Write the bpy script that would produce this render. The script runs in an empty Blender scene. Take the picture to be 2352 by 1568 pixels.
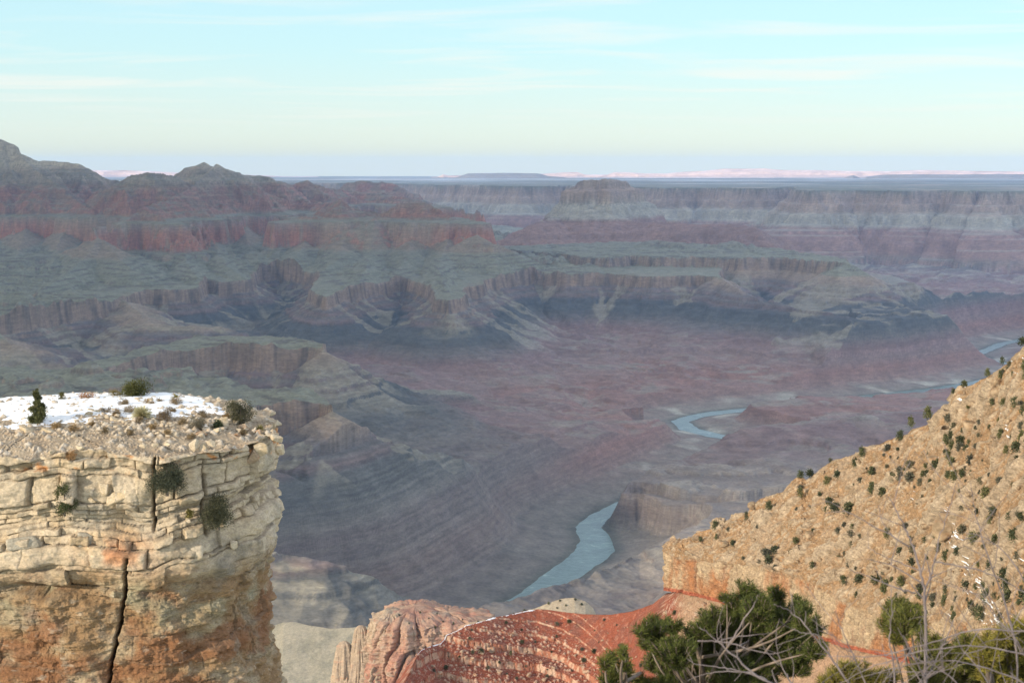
import bpy, math, random
import numpy as np

# ------------------------------------------------------------------ scene, camera, light
S = bpy.context.scene
COL = S.collection
F = 3400.0                      # focal length in pixels of a 2352 px wide frame
CAMZ = 1460.0                   # river level is z = 0, metres
PITCH = math.atan(399.0 / F)
cd = bpy.data.cameras.new("camera")
cam = bpy.data.objects.new("camera", cd); COL.objects.link(cam)
cam.location = (0, 0, CAMZ); cam.rotation_euler = (math.pi/2 - PITCH, 0, 0)
cd.sensor_width = 22.2; cd.lens = 22.2 * F / 2352
cd.clip_start = 0.2; cd.clip_end = 400000
cd.dof.use_dof = True; cd.dof.focus_distance = 400.0; cd.dof.aperture_fstop = 6.3
S.camera = cam
SUN_EL, SUN_AZ = math.radians(17), math.radians(232)     # azimuth clockwise from +Y (view direction)
sv = np.array([math.sin(SUN_AZ)*math.cos(SUN_EL), math.cos(SUN_AZ)*math.cos(SUN_EL), math.sin(SUN_EL)])
ld = bpy.data.lights.new("sun", 'SUN'); ld.energy = 2.0; ld.angle = math.radians(2.5); ld.color = (1.0, .88, .72)
sun = bpy.data.objects.new("sun", ld); COL.objects.link(sun)
from mathutils import Vector
sun.rotation_euler = Vector(sv).to_track_quat('Z', 'Y').to_euler()
S.view_settings.view_transform = 'Standard'; S.view_settings.look = 'None'
S.view_settings.exposure = 1.5; S.view_settings.gamma = 1
S.cycles.use_denoising = True
S.cycles.max_bounces = 6; S.cycles.diffuse_bounces = 3; S.cycles.transparent_max_bounces = 12
S.cycles.volume_bounces = 1

W = bpy.data.worlds.new("World"); S.world = W; W.use_nodes = True
def N(nt, t, **k):
    n = nt.nodes.new(t)
    for a, b in k.items():
        if a in ('operation','blend_type','data_type','noise_dimensions','sky_type','sun_disc','interpolation_type','feature','noise_type','vector_type','sun_elevation','sun_rotation','altitude','air_density','dust_density','ozone_density','attribute_name','attribute_type','layer_name','clamp_factor','distance'): setattr(n, a, b)
        else: n.inputs[a].default_value = b
    return n
def ramp(nt, stops, interp='LINEAR'):
    r = nt.nodes.new('ShaderNodeValToRGB'); r.color_ramp.interpolation = interp
    e = r.color_ramp.elements
    while len(e) < len(stops): e.new(0.5)
    for k, (p, c) in enumerate(stops):
        e[k].position = p; e[k].color = (c, c, c, 1) if isinstance(c, (int, float)) else (*c, 1)
    return r
def build_world():
    nt = W.node_tree; nt.nodes.clear(); L = nt.links.new
    out = nt.nodes.new('ShaderNodeOutputWorld'); bg = nt.nodes.new('ShaderNodeBackground')
    sky = N(nt, 'ShaderNodeTexSky', sky_type='NISHITA', sun_disc=False)
    sky.sun_elevation = SUN_EL; sky.sun_rotation = SUN_AZ
    sky.altitude = 2200; sky.air_density = 1.0; sky.dust_density = 1.5; sky.ozone_density = 1.0
    tc = nt.nodes.new('ShaderNodeTexCoord')
    sep = nt.nodes.new('ShaderNodeSeparateXYZ'); L(tc.outputs['Generated'], sep.inputs[0])
    # thin cirrus: noise on a flat layer seen in perspective (x/z, y/z)
    mz = N(nt, 'ShaderNodeMath', operation='MAXIMUM'); L(sep.outputs[2], mz.inputs[0]); mz.inputs[1].default_value = .01
    ad = N(nt, 'ShaderNodeMath', operation='ADD'); L(mz.outputs[0], ad.inputs[0]); ad.inputs[1].default_value = .02
    dx = N(nt, 'ShaderNodeMath', operation='DIVIDE'); L(sep.outputs[0], dx.inputs[0]); L(ad.outputs[0], dx.inputs[1])
    dy = N(nt, 'ShaderNodeMath', operation='DIVIDE'); L(sep.outputs[1], dy.inputs[0]); L(ad.outputs[0], dy.inputs[1])
    cb = nt.nodes.new('ShaderNodeCombineXYZ'); L(dx.outputs[0], cb.inputs[0]); L(dy.outputs[0], cb.inputs[1])
    mp = nt.nodes.new('ShaderNodeMapping'); mp.inputs['Scale'].default_value = (.42, .62, 1); mp.inputs['Rotation'].default_value = (0, 0, .12); mp.inputs['Location'].default_value = (3.1, .4, 0)
    L(cb.outputs[0], mp.inputs[0])
    n1 = N(nt, 'ShaderNodeTexNoise', Scale=1.0, Detail=7, Roughness=.55, Distortion=.6); L(mp.outputs[0], n1.inputs['Vector'])
    r1 = ramp(nt, [(.49, 0), (.67, 1)]); L(n1.outputs[0], r1.inputs[0])
    fade = ramp(nt, [(.02, 0), (.05, 1)]); L(sep.outputs[2], fade.inputs[0])
    m1 = N(nt, 'ShaderNodeMath', operation='MULTIPLY'); L(r1.outputs[0], m1.inputs[0]); L(fade.outputs[0], m1.inputs[1])
    m2 = N(nt, 'ShaderNodeMath', operation='MULTIPLY'); L(m1.outputs[0], m2.inputs[0]); m2.inputs[1].default_value = .6
    tint = N(nt, 'ShaderNodeMix', data_type='RGBA', blend_type='MULTIPLY'); tint.inputs[0].default_value = 1
    gr = ramp(nt, [(0, (.40, .40, .31)), (.035, (.36, .39, .36)), (.075, (.30, .42, .42)), (.125, (.27, .42, .46)), (.3, (1.0, 1.0, .96))])
    L(sep.outputs[2], gr.inputs[0]); L(sky.outputs[0], tint.inputs[6]); L(gr.outputs[0], tint.inputs[7])
    flat = ramp(nt, [(0, (1.95/3, 2.04/3, 1.78/3)), (.035, (1.76/3, 2.01/3, 1.88/3)), (.08, (1.52/3, 2.05/3, 2.05/3)), (.13, (1.42/3, 2.04/3, 2.14/3))]); L(sep.outputs[2], flat.inputs[0])
    f3 = N(nt, 'ShaderNodeMix', data_type='RGBA', blend_type='MULTIPLY'); f3.inputs[0].default_value = 1; L(flat.outputs[0], f3.inputs[6]); f3.inputs[7].default_value = (3.3, 3.3, 3.3, 1)
    lowm = ramp(nt, [(.13, .78), (.3, 0)]); L(sep.outputs[2], lowm.inputs[0])
    t2 = N(nt, 'ShaderNodeMix', data_type='RGBA', blend_type='MIX'); L(lowm.outputs[0], t2.inputs[0]); L(tint.outputs[2], t2.inputs[6]); L(f3.outputs[2], t2.inputs[7]); tint = t2
    up = ramp(nt, [(.13, 0), (.34, .55)]); L(sep.outputs[2], up.inputs[0])      # bright veil added to the unseen upper sky to light the canyon
    veil = N(nt, 'ShaderNodeMix', data_type='RGBA', blend_type='MIX'); L(up.outputs[0], veil.inputs[0]); L(tint.outputs[2], veil.inputs[6]); veil.inputs[7].default_value = (5.4, 5.8, 6.8, 1)
    cl = N(nt, 'ShaderNodeMix', data_type='RGBA', blend_type='MIX'); L(m2.outputs[0], cl.inputs[0])
    L(veil.outputs[2], cl.inputs[6]); cl.inputs[7].default_value = (2.45, 2.35, 2.12, 1)
    L(cl.outputs[2], bg.inputs[0]); bg.inputs[1].default_value = .15
    L(bg.outputs[0], out.inputs[0])
    return cl
build_world()

# ------------------------------------------------------------------ projection of the survey points
cp, sp = math.cos(PITCH), math.sin(PITCH)
def ray(u, v):
    a, b = u - 1176.0, 784.0 - v
    return np.array([a, F*cp + b*sp, -F*sp + b*cp])
def at_z(u, v, z):
    r = ray(u, v); k = (z - CAMZ) / r[2]; return np.array([r[0]*k, r[1]*k, z])
def at_d(u, v, d):
    r = ray(u, v); k = d / r[1]; return np.array([r[0]*k, d, CAMZ + r[2]*k])

# ------------------------------------------------------------------ noise
_rg = np.random.default_rng(5)
_a = _rg.uniform(0, 2*np.pi, (256, 256)); G2 = np.stack([np.cos(_a), np.sin(_a)], -1).astype(np.float32)
_g = _rg.normal(size=(64, 64, 64, 3)).astype(np.float32); G3 = _g / np.linalg.norm(_g, axis=-1, keepdims=True)
def pn2(x, y, seed=0):
    x = np.asarray(x, np.float64) + seed*17.31; y = np.asarray(y, np.float64) - seed*9.17
    fx, fy = np.floor(x), np.floor(y)
    ix, iy = fx.astype(np.int64), fy.astype(np.int64)
    dx, dy = (x-fx).astype(np.float32), (y-fy).astype(np.float32)
    ux, uy = dx*dx*dx*(dx*(dx*6-15)+10), dy*dy*dy*(dy*(dy*6-15)+10)
    def g(i, j):
        q = G2[(ix+i) & 255, (iy+j) & 255]; return q[..., 0]*(dx-i) + q[..., 1]*(dy-j)
    a = g(0, 0); a += ux*(g(1, 0)-a); b = g(0, 1); b += ux*(g(1, 1)-b)
    return (a + uy*(b-a)) * 1.5
def pn3(x, y, z, seed=0):
    x = np.asarray(x, np.float64)+seed*7.3; y = np.asarray(y, np.float64)+seed*3.1; z = np.asarray(z, np.float64)-seed*5.7
    fx, fy, fz = np.floor(x), np.floor(y), np.floor(z)
    ix, iy, iz = fx.astype(np.int64), fy.astype(np.int64), fz.astype(np.int64)
    dx, dy, dz = (x-fx).astype(np.float32), (y-fy).astype(np.float32), (z-fz).astype(np.float32)
    ux, uy, uz = (t*t*t*(t*(t*6-15)+10) for t in (dx, dy, dz))
    def g(i, j, k):
        q = G3[(ix+i) & 63, (iy+j) & 63, (iz+k) & 63]; return q[..., 0]*(dx-i) + q[..., 1]*(dy-j) + q[..., 2]*(dz-k)
    def pl(k):
        a = g(0, 0, k); a += ux*(g(1, 0, k)-a); b = g(0, 1, k); b += ux*(g(1, 1, k)-b); return a + uy*(b-a)
    a = pl(0); return (a + uz*(pl(1)-a)) * 1.5
def fbm2(x, y, lam, oc=4, seed=0, rough=.5):
    s = 0; a = 1; t = 0
    for o in range(oc):
        s = s + a*pn2(x/lam, y/lam, seed+o*3); t += a; a *= rough; lam /= 2.03
    return s / t
def fbm3(x, y, z, lam, oc=4, seed=0, rough=.5):
    s = 0; a = 1; t = 0
    for o in range(oc):
        s = s + a*pn3(x/lam, y/lam, z/lam, seed+o*3); t += a; a *= rough; lam /= 2.03
    return s / t
def ridge2(x, y, lam, oc=4, seed=0, rough=.5):      # 1 on crests, 0 in gullies
    s = 0; a = 1; t = 0
    for o in range(oc):
        n = 1 - np.abs(pn2(x/lam, y/lam, seed+o*3))*1.6; s = s + a*n; t += a; a *= rough; lam /= 2.1
    return s / t
def sstep(a, b, x):
    t = np.clip((x-a)/(b-a), 0, 1); return t*t*(3-2*t)
def lerp(a, b, t): return a + (b-a)*t
def lerpc(a, b, t): return a + (np.asarray(b)-a)*t[..., None]

# ------------------------------------------------------------------ mesh helpers
def link(o, parent=None):
    COL.objects.link(o)
    if parent: o.parent = parent
    return o
def mesh_np(name, V, quads, mat, col=None, smooth=True, parent=None, extra=None):
    V = np.asarray(V, np.float32).reshape(-1, 3); Q = np.asarray(quads, np.int32)
    k = Q.shape[1]
    me = bpy.data.meshes.new(name)
    me.vertices.add(len(V)); me.vertices.foreach_set("co", V.ravel())
    me.loops.add(Q.size); me.loops.foreach_set("vertex_index", Q.ravel())
    me.polygons.add(len(Q)); me.polygons.foreach_set("loop_start", np.arange(0, Q.size, k, dtype=np.int32))
    me.polygons.foreach_set("use_smooth", np.full(len(Q), smooth))
    me.update(calc_edges=True)
    if col is not None:
        c = np.ones((len(V), 4), np.float32); c[:, :3] = np.asarray(col).reshape(-1, 3)
        at = me.attributes.new("col", 'FLOAT_COLOR', 'POINT'); at.data.foreach_set("color", c.ravel())
    me.materials.append(mat)
    return link(bpy.data.objects.new(name, me), parent)
def grid_quads(n, m, wrap=False):                   # n rows, m columns
    i = np.arange(n-1)[:, None]; j = np.arange(m if wrap else m-1)[None, :]
    a = i*m + j; b = i*m + (j+1) % m
    return np.stack([a, b, b+m, a+m], -1).reshape(-1, 4)
def tag(o, label=None, cat=None, group=None, kind=None):
    if label: o["label"] = label
    if cat: o["category"] = cat
    if group: o["group"] = group
    if kind: o["kind"] = kind
    return o

# ------------------------------------------------------------------ materials
def ground_mat(name, scales, bump, strength=.25, rough=.95, bumpd=1.0):
    """vertex colour (the rock's own colour) times fine procedural mottling, with bump"""
    m = bpy.data.materials.new(name); m.use_nodes = True; nt = m.node_tree; L = nt.links.new
    b = nt.nodes['Principled BSDF']; b.inputs['Roughness'].default_value = rough; b.inputs['Specular IOR Level'].default_value = .15
    at = N(nt, 'ShaderNodeAttribute', attribute_name='col')
    tc = nt.nodes.new('ShaderNodeTexCoord')
    prev = at.outputs['Color']; hs = []
    for k, (sx, sz, amt) in enumerate(scales):
        mp = nt.nodes.new('ShaderNodeMapping'); mp.inputs['Scale'].default_value = (1/sx, 1/sx, 1/sz); L(tc.outputs['Object'], mp.inputs[0])
        n = N(nt, 'ShaderNodeTexNoise', Scale=1.0, Detail=5, Roughness=.62); L(mp.outputs[0], n.inputs['Vector'])
        r = ramp(nt, [(.3, 1-amt), (.7, 1+amt*.8)]); L(n.outputs[0], r.inputs[0])
        mx = N(nt, 'ShaderNodeMix', data_type='RGBA', blend_type='MULTIPLY'); mx.inputs[0].default_value = 1
        L(prev, mx.inputs[6]); L(r.outputs[0], mx.inputs[7]); prev = mx.outputs[2]; hs.append(n.outputs[0])
    L(prev, b.inputs['Base Color'])
    if bump:
        mp = nt.nodes.new('ShaderNodeMapping'); mp.inputs['Scale'].default_value = (1/bump[0], 1/bump[0], 1/bump[1]); L(tc.outputs['Object'], mp.inputs[0])
        n = N(nt, 'ShaderNodeTexNoise', Scale=1.0, Detail=6, Roughness=.65); L(mp.outputs[0], n.inputs['Vector'])
        bp = nt.nodes.new('ShaderNodeBump'); bp.inputs['Strength'].default_value = strength; bp.inputs['Distance'].default_value = bumpd
        L(n.outputs[0], bp.inputs['Height']); L(bp.outputs[0], b.inputs['Normal'])
    return m
# ------------------------------------------------------------------ the canyon as one height function
def strata(cl):
    xp, fp = [-500.0], [-500.0]
    for k, (a, b) in enumerate(cl):
        if k:
            m = (cl[k-1][1] + a)/2; xp.append(m); fp.append(m)
        c, h = (a+b)/2, (b-a)*.13; xp += [c-h, c+h]; fp += [a, b]
    xp.append(cl[-1][1]+200); fp.append(cl[-1][1]+200); xp.append(9000); fp.append(9000)
    return np.array(xp), np.array(fp)
TX, TF = strata([(22, 40), (78, 92), (128, 138), (182, 196), (250, 258), (330, 338), (395, 408), (436, 452), (478, 492), (508, 514), (664, 674), (716, 726),
                 (766, 985), (1024, 1036), (1066, 1080), (1108, 1116), (1150, 1166), (1204, 1214), (1252, 1262), (1300, 1318), (1370, 1382), (1600, 1660)])
# general valley profiles: height against run-out distance
PZ = np.array([2400, 985, 765, 735, 700, 665, 635, 612, 600, 597.]); PS = np.cumsum([0, 2000, 300, 70, 150, 240, 340, 460, 700, 4000.])
LS = np.array([0, 16, 60, 440, 660, 1100, 1800, 3200, 9000.]); LD = np.array([0, 64, 92, 305, 400, 475, 525, 560, 600.])
def seg_d(X, Y, a, b):
    ab = b[:2]-a[:2]; L2 = max(ab@ab, 1e-6)
    t = np.clip(((X-a[0])*ab[0]+(Y-a[1])*ab[1])/L2, 0, 1)
    return np.hypot(X-a[0]-t*ab[0], Y-a[1]-t*ab[1]), t
def pdist(X, Y, P, closed=True):
    """distance to outline (negative inside) and arc length of the nearest point"""
    best = np.full(X.shape, 1e9); arc = np.zeros(X.shape); ins = np.zeros(X.shape, bool); s = 0; n = len(P)
    for k in range(n if closed else n-1):
        a, b = P[k], P[(k+1) % n]; d, t = seg_d(X, Y, a, b); l = math.hypot(*(b-a)[:2])
        m = d < best; best = np.where(m, d, best); arc = np.where(m, s+t*l, arc); s += l
        if closed:
            c = (a[1] > Y) != (b[1] > Y)
            with np.errstate(divide='ignore', invalid='ignore'):
                ins ^= c & (X < (b[0]-a[0])*(Y-a[1])/(b[1]-a[1])+a[0])
    return (np.where(ins, -best, best) if closed else best), arc
def Zs(z, *uv): return [at_z(u, v, z) for u, v in uv]
def ZZ(*uvz): return [at_z(u, v, z) for u, v, z in uvz]
def DD(*uvd): return [at_d(u, v, d*1000*(1.1 if 10 < d < 15 else 1)) for u, v, d in uvd]
def far(*xy): return [np.array([x, y, 0.]) for x, y in xy]

BENCH = [  # (rim height, outline, upland crests)
 (600, Zs(600, (-420, 760), (-50, 735), (60, 725), (104, 717), (182, 706), (240, 700), (286, 688), (300, 676), (325, 668), (400, 666), (455, 662), (463, 655), (468, 646),
   (500, 648), (570, 644), (578, 640), (583, 628), (600, 622), (640, 621), (700, 628), (738, 634), (722, 648), (714, 660), (722, 674), (748, 682), (765, 672), (800, 664), (870, 652),
   (900, 644), (925, 643), (960, 650), (990, 662), (996, 686), (1030, 690), (1064, 684), (1066, 660), (1106, 653), (1116, 642), (1160, 635), (1225, 628), (1300, 632), (1400, 630), (1500, 636), (1600, 633), (1654, 637))
   + far((1900, 13500), (2500, 15000), (-1000, 24000), (-12000, 24000), (-12000, 8000)), [
   DD((300, 402, 13.3), (345, 394, 13.2), (400, 404, 13.4), (440, 425, 14.0), (476, 400, 14.3), (500, 376, 14.3), (522, 398, 14.3), (560, 420, 14.4), (620, 446, 14.6), (680, 466, 16.2), (730, 464, 16.0), (760, 466, 14.0), (785, 459, 12.5), (815, 480, 12.4), (860, 500, 12.3)),
   DD((300, 402, 13.3), (230, 445, 13.2), (200, 470, 13.2)),
   DD((500, 378, 14.3), (440, 430, 13.4), (380, 462, 12.4), (330, 474, 11.8), (300, 500, 11.55), (275, 514, 11.4)), DD((275, 514, 11.4), (240, 522, 11.25)), DD((330, 478, 11.7), (380, 505, 11.5)),
   DD((620, 448, 14.6), (640, 475, 14.1)), DD((560, 425, 14.4), (540, 465, 13.9)),
   DD((240, 521, 11.1), (222, 521, 11.0), (212, 530, 10.9)), DD((232, 560, 10.8), (205, 585, 10.6)),
   DD((680, 498, 12.1), (760, 500, 12.0), (850, 499, 12.0)), DD((864, 499, 11.95), (950, 498, 11.85), (1030, 503, 11.8), (1060, 512, 11.75), (1085, 505, 11.7), (1090, 520, 11.65)),
   DD((918, 467, 12.2), (950, 464, 12.2), (985, 468, 12.2)), DD((985, 468, 12.2), (1040, 497, 12.0)), DD((785, 461, 12.4), (785, 485, 12.1)),
   DD((-350, 330, 14.2), (-100, 302, 14.2), (0, 319, 14.2), (28, 330, 14.2)), DD((28, 340, 14.2), (75, 385, 13.9), (130, 420, 13.6), (180, 462, 13.2), (208, 480, 12.9)),
   DD((50, 362, 17), (95, 369, 17), (180, 374, 16.6)), DD((180, 380, 16.6), (240, 424, 16.2)),
   DD((400, 414, 16), (440, 392, 16), (467, 371, 16), (485, 380, 16), (530, 392, 16.4), (570, 403, 17), (610, 403, 17), (640, 416, 17), (672, 424, 18), (705, 414, 18), (740, 428, 18)),
   DD((800, 417, 21), (830, 415, 21), (900, 419, 21), (922, 430, 21)), DD((740, 430, 18.2), (800, 437, 19), (930, 452, 18.5), (1050, 480, 17.5), (1110, 492, 16.8)),
   DD((-60, 663, 8.8), (0, 662, 8.8), (52, 667, 8.8)), DD((1180, 560, 13.5), (1130, 568, 12.6), (1090, 590, 11.6))]),
 (690, Zs(690, (1165, 574), (1230, 580), (1300, 585), (1345, 592), (1400, 594), (1450, 588), (1520, 591), (1600, 590), (1700, 594), (1800, 592), (1850, 598), (1942, 604), (1946, 596), (1800, 572), (1600, 560), (1400, 556), (1170, 566)), [
   ZZ((1300, 572, 725), (1420, 560, 745), (1510, 552, 756), (1600, 562, 745)), ZZ((1600, 566, 735), (1660, 556, 750), (1685, 553, 756), (1740, 572, 735), (1800, 585, 715))]),
 (600, Zs(600, (385, 812), (440, 806), (520, 803), (600, 806), (700, 803), (742, 806), (746, 798), (700, 785), (620, 775), (540, 772), (440, 778), (380, 790), (200, 840), (200, 860)), [ZZ((500, 786, 640), (560, 779, 660), (640, 784, 640))]),
 (600, Zs(600, (-300, 1080), (300, 1060), (560, 1005), (590, 950), (610, 940), (680, 938), (740, 933), (764, 946), (762, 928), (720, 912), (560, 890), (430, 872), (0, 850), (-300, 860)), [
   ZZ((270, 832, 715), (300, 823, 738), (318, 820, 745), (345, 832, 725)), ZZ((420, 864, 680), (600, 868, 650)), ZZ((185, 838, 735), (210, 826, 755), (245, 834, 745), (262, 850, 715)), ZZ((118, 880, 720), (137, 858, 752), (152, 880, 715)), ZZ((345, 832, 735), (440, 880, 655), (560, 905, 620))]),
 (600, Zs(600, (-200, 1150), (500, 1050), (655, 1024), (700, 1018), (745, 1016), (776, 1012), (770, 1000), (740, 992), (640, 990), (500, 985), (0, 990)), []),
 (600, Zs(600, (-200, 1220), (560, 1160), (640, 1134), (657, 1128), (658, 1119), (620, 1106), (500, 1098), (0, 1100)), []),
 (400, Zs(400, (1968, 752), (2010, 746), (2080, 734), (2150, 738), (2200, 732), (2260, 722), (2340, 714), (2600, 720), (2600, 680), (2352, 694), (2180, 704), (2100, 690), (1960, 698)), []),
 (560, Zs(560, (2205, 668), (2225, 650), (2260, 640), (2352, 634), (2700, 632), (2700, 618), (2352, 620), (2260, 627), (2222, 640)), []),
 (185, Zs(185, (1424, 1108), (1440, 1092), (1455, 1088), (1500, 1105), (1560, 1125), (1700, 1130), (2000, 1110), (2300, 1100), (2300, 970), (2100, 975), (1900, 985), (1760, 1000), (1650, 1024), (1540, 1052), (1446, 1078)), []),
 (88, Zs(88, (1640, 968), (1700, 955), (1740, 945), (1850, 948), (1950, 946), (2050, 940), (2150, 930), (2120, 915), (1980, 915), (1860, 912), (1780, 922), (1700, 930), (1652, 952)), []),
 (95, Zs(95, (1180, 925), (1250, 935), (1350, 940), (1450, 955), (1520, 968), (1536, 960), (1480, 942), (1400, 922), (1300, 906), (1180, 890)), []),
 (105, Zs(105, (500, 1374), (640, 1368), (720, 1376), (790, 1374), (815, 1364), (870, 1372), (950, 1378), (1000, 1379), (1014, 1362), (1050, 1341), (1130, 1334), (1200, 1337), (1238, 1345), (1242, 1332), (1180, 1312), (1000, 1295), (600, 1285)), []),
]
def SPR(u0, v0, d0, *r): return [at_d(u0, v0, d0*1000)] + ZZ(*r)
SPUR = [SPR(225, 548, 12.0, (190, 600, 755), (120, 650, 680), (60, 700, 612)), SPR(240, 552, 12.0, (300, 620, 720), (330, 656, 622)), SPR(400, 530, 13.7, (420, 585, 745), (450, 645, 635)), SPR(470, 525, 14.7, (500, 580, 745), (540, 630, 640)),
 SPR(560, 520, 14.9, (580, 575, 745), (600, 615, 640)), SPR(652, 512, 15.0, (645, 570, 760), (640, 612, 650)), SPR(700, 545, 13.25, (680, 590, 720), (650, 615, 650)), SPR(790, 540, 13.1, (780, 595, 720), (740, 626, 640)), SPR(858, 503, 13.0, (855, 580, 745), (830, 640, 650), (790, 660, 615)),
 SPR(950, 545, 12.9, (935, 600, 705), (905, 640, 620)), SPR(1030, 545, 12.8, (1010, 605, 700), (1020, 670, 618)), SPR(1098, 540, 12.4, (1110, 580, 740), (1150, 610, 660), (1215, 625, 612)), SPR(60, 520, 14.6, (40, 590, 740), (0, 650, 640)), SPR(150, 520, 14.6, (130, 580, 760), (100, 630, 680))]
RIDGE = [  # free standing ridges (crest polyline, steepness)
 (ZZ((742, 806, 600), (762, 818, 560), (775, 840, 515), (850, 866, 430), (960, 890, 345), (1060, 902, 300), (1130, 925, 245), (1250, 965, 165), (1350, 985, 130), (1530, 992, 85), (1640, 1015, 35)), 1),
 (ZZ((764, 946, 600), (800, 975, 520), (850, 1000, 460), (960, 1035, 380), (1060, 1050, 335), (1115, 1060, 315), (1150, 1105, 230), (1190, 1150, 130), (1290, 1195, 20)), 1),
 (ZZ((776, 1012, 600), (782, 1040, 550), (800, 1078, 500), (860, 1105, 430), (935, 1145, 350), (985, 1190, 250), (1010, 1215, 190)), 1),
 (ZZ((657, 1126, 600), (668, 1170, 530), (690, 1230, 450), (760, 1300, 330), (850, 1335, 250), (940, 1352, 185), (990, 1368, 110)), 1.5),
 (ZZ((1942, 604, 690), (1975, 620, 610), (2000, 638, 560), (2050, 654, 490), (2072, 648, 495), (2092, 646, 495), (2112, 670, 440), (2150, 692, 390), (2190, 712, 330)), 1),
 (ZZ((1654, 637, 600), (1700, 668, 535), (1800, 700, 470), (1860, 712, 455), (1945, 727, 430), (1965, 750, 385), (2050, 810, 215), (2150, 845, 110), (2250, 868, 30)), 1),
 (ZZ((-60, 745, 660), (60, 800, 560), (190, 855, 470), (280, 880, 400)), .7),
 (ZZ((286, 690, 600), (345, 742, 560), (510, 752, 540), (620, 775, 470), (720, 800, 400)), .8),
 (ZZ((1640, 1025, 190), (1750, 985, 230), (1850, 975, 245), (2000, 962, 245), (2120, 950, 250)), .35),
 (ZZ((1950, 1180, 470), (1750, 1220, 350), (1620, 1262, 200), (1540, 1300, 110)), .5),
 (ZZ((1036, 690, 520), (1036, 730, 470), (1010, 800, 320), (960, 850, 200)), .9),
 (DD((1315, 428, 17), (1350, 415, 17), (1385, 412, 17), (1440, 421, 17.4), (1475, 440, 18)), 2.0),
 (DD((1240, 500, 16), (1290, 482, 16.5), (1385, 480, 16.4), (1470, 512, 16.2), (1540, 497, 15.8), (1600, 511, 15.6), (1660, 513, 15.5), (1692, 504, 15.4), (1720, 528, 15.2), (1760, 560, 15)), .8),
]
RIVER = Zs(0, (900, 1500), (1030, 1460), (1110, 1430), (1165, 1403), (1225, 1368), (1285, 1325), (1335, 1293), (1368, 1262), (1366, 1235), (1352, 1210), (1375, 1188), (1420, 1168), (1500, 1125), (1600, 1075), (1690, 1035),
   (1695, 1008), (1640, 1000), (1585, 986), (1560, 968), (1600, 955), (1650, 947), (1760, 937), (1900, 922), (2050, 905), (2150, 895), (2215, 888), (2290, 872), (2420, 850), (2380, 838), (2290, 833), (2240, 815), (2300, 790), (2400, 770))
RW = [66, 50, 42, 42, 50, 58, 62, 66, 56, 48, 44, 50, 45, 42, 42, 42, 46, 48, 42, 40, 45, 45, 45, 50, 60, 95, 70, 50, 42, 38, 36, 36, 36]
WALL = [at_d(u, 430, d*1000) for u, d in ((600, 29), (925, 27), (1000, 25), (1100, 24.4), (1190, 23.6), (1300, 24.2), (1380, 22.8), (1480, 22.4), (1520, 21.4), (1600, 21.6), (1660, 21.2), (1740, 21), (1790, 21.4), (1802, 23), (1822, 23), (1832, 19.6), (1860, 18.9), (1960, 19.3), (2080, 18.7), (2160, 19.2), (2220, 18.3), (2245, 19), (2260, 18.2), (2420, 18.6), (3000, 18.2))] + far((60000, 20000), (60000, 120000), (-40000, 120000), (-40000, 50000), (-9000, 34000))
WS = np.array([0, 60, 110, 150, 260, 330, 700, 980, 1010, 1060, 1800, 3200, 6000.]); WD = np.array([0, 150, 165, 262, 300, 400, 560, 800, 820, 960, 1080, 1150, 1180.])
PLAT = 1166.0

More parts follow.
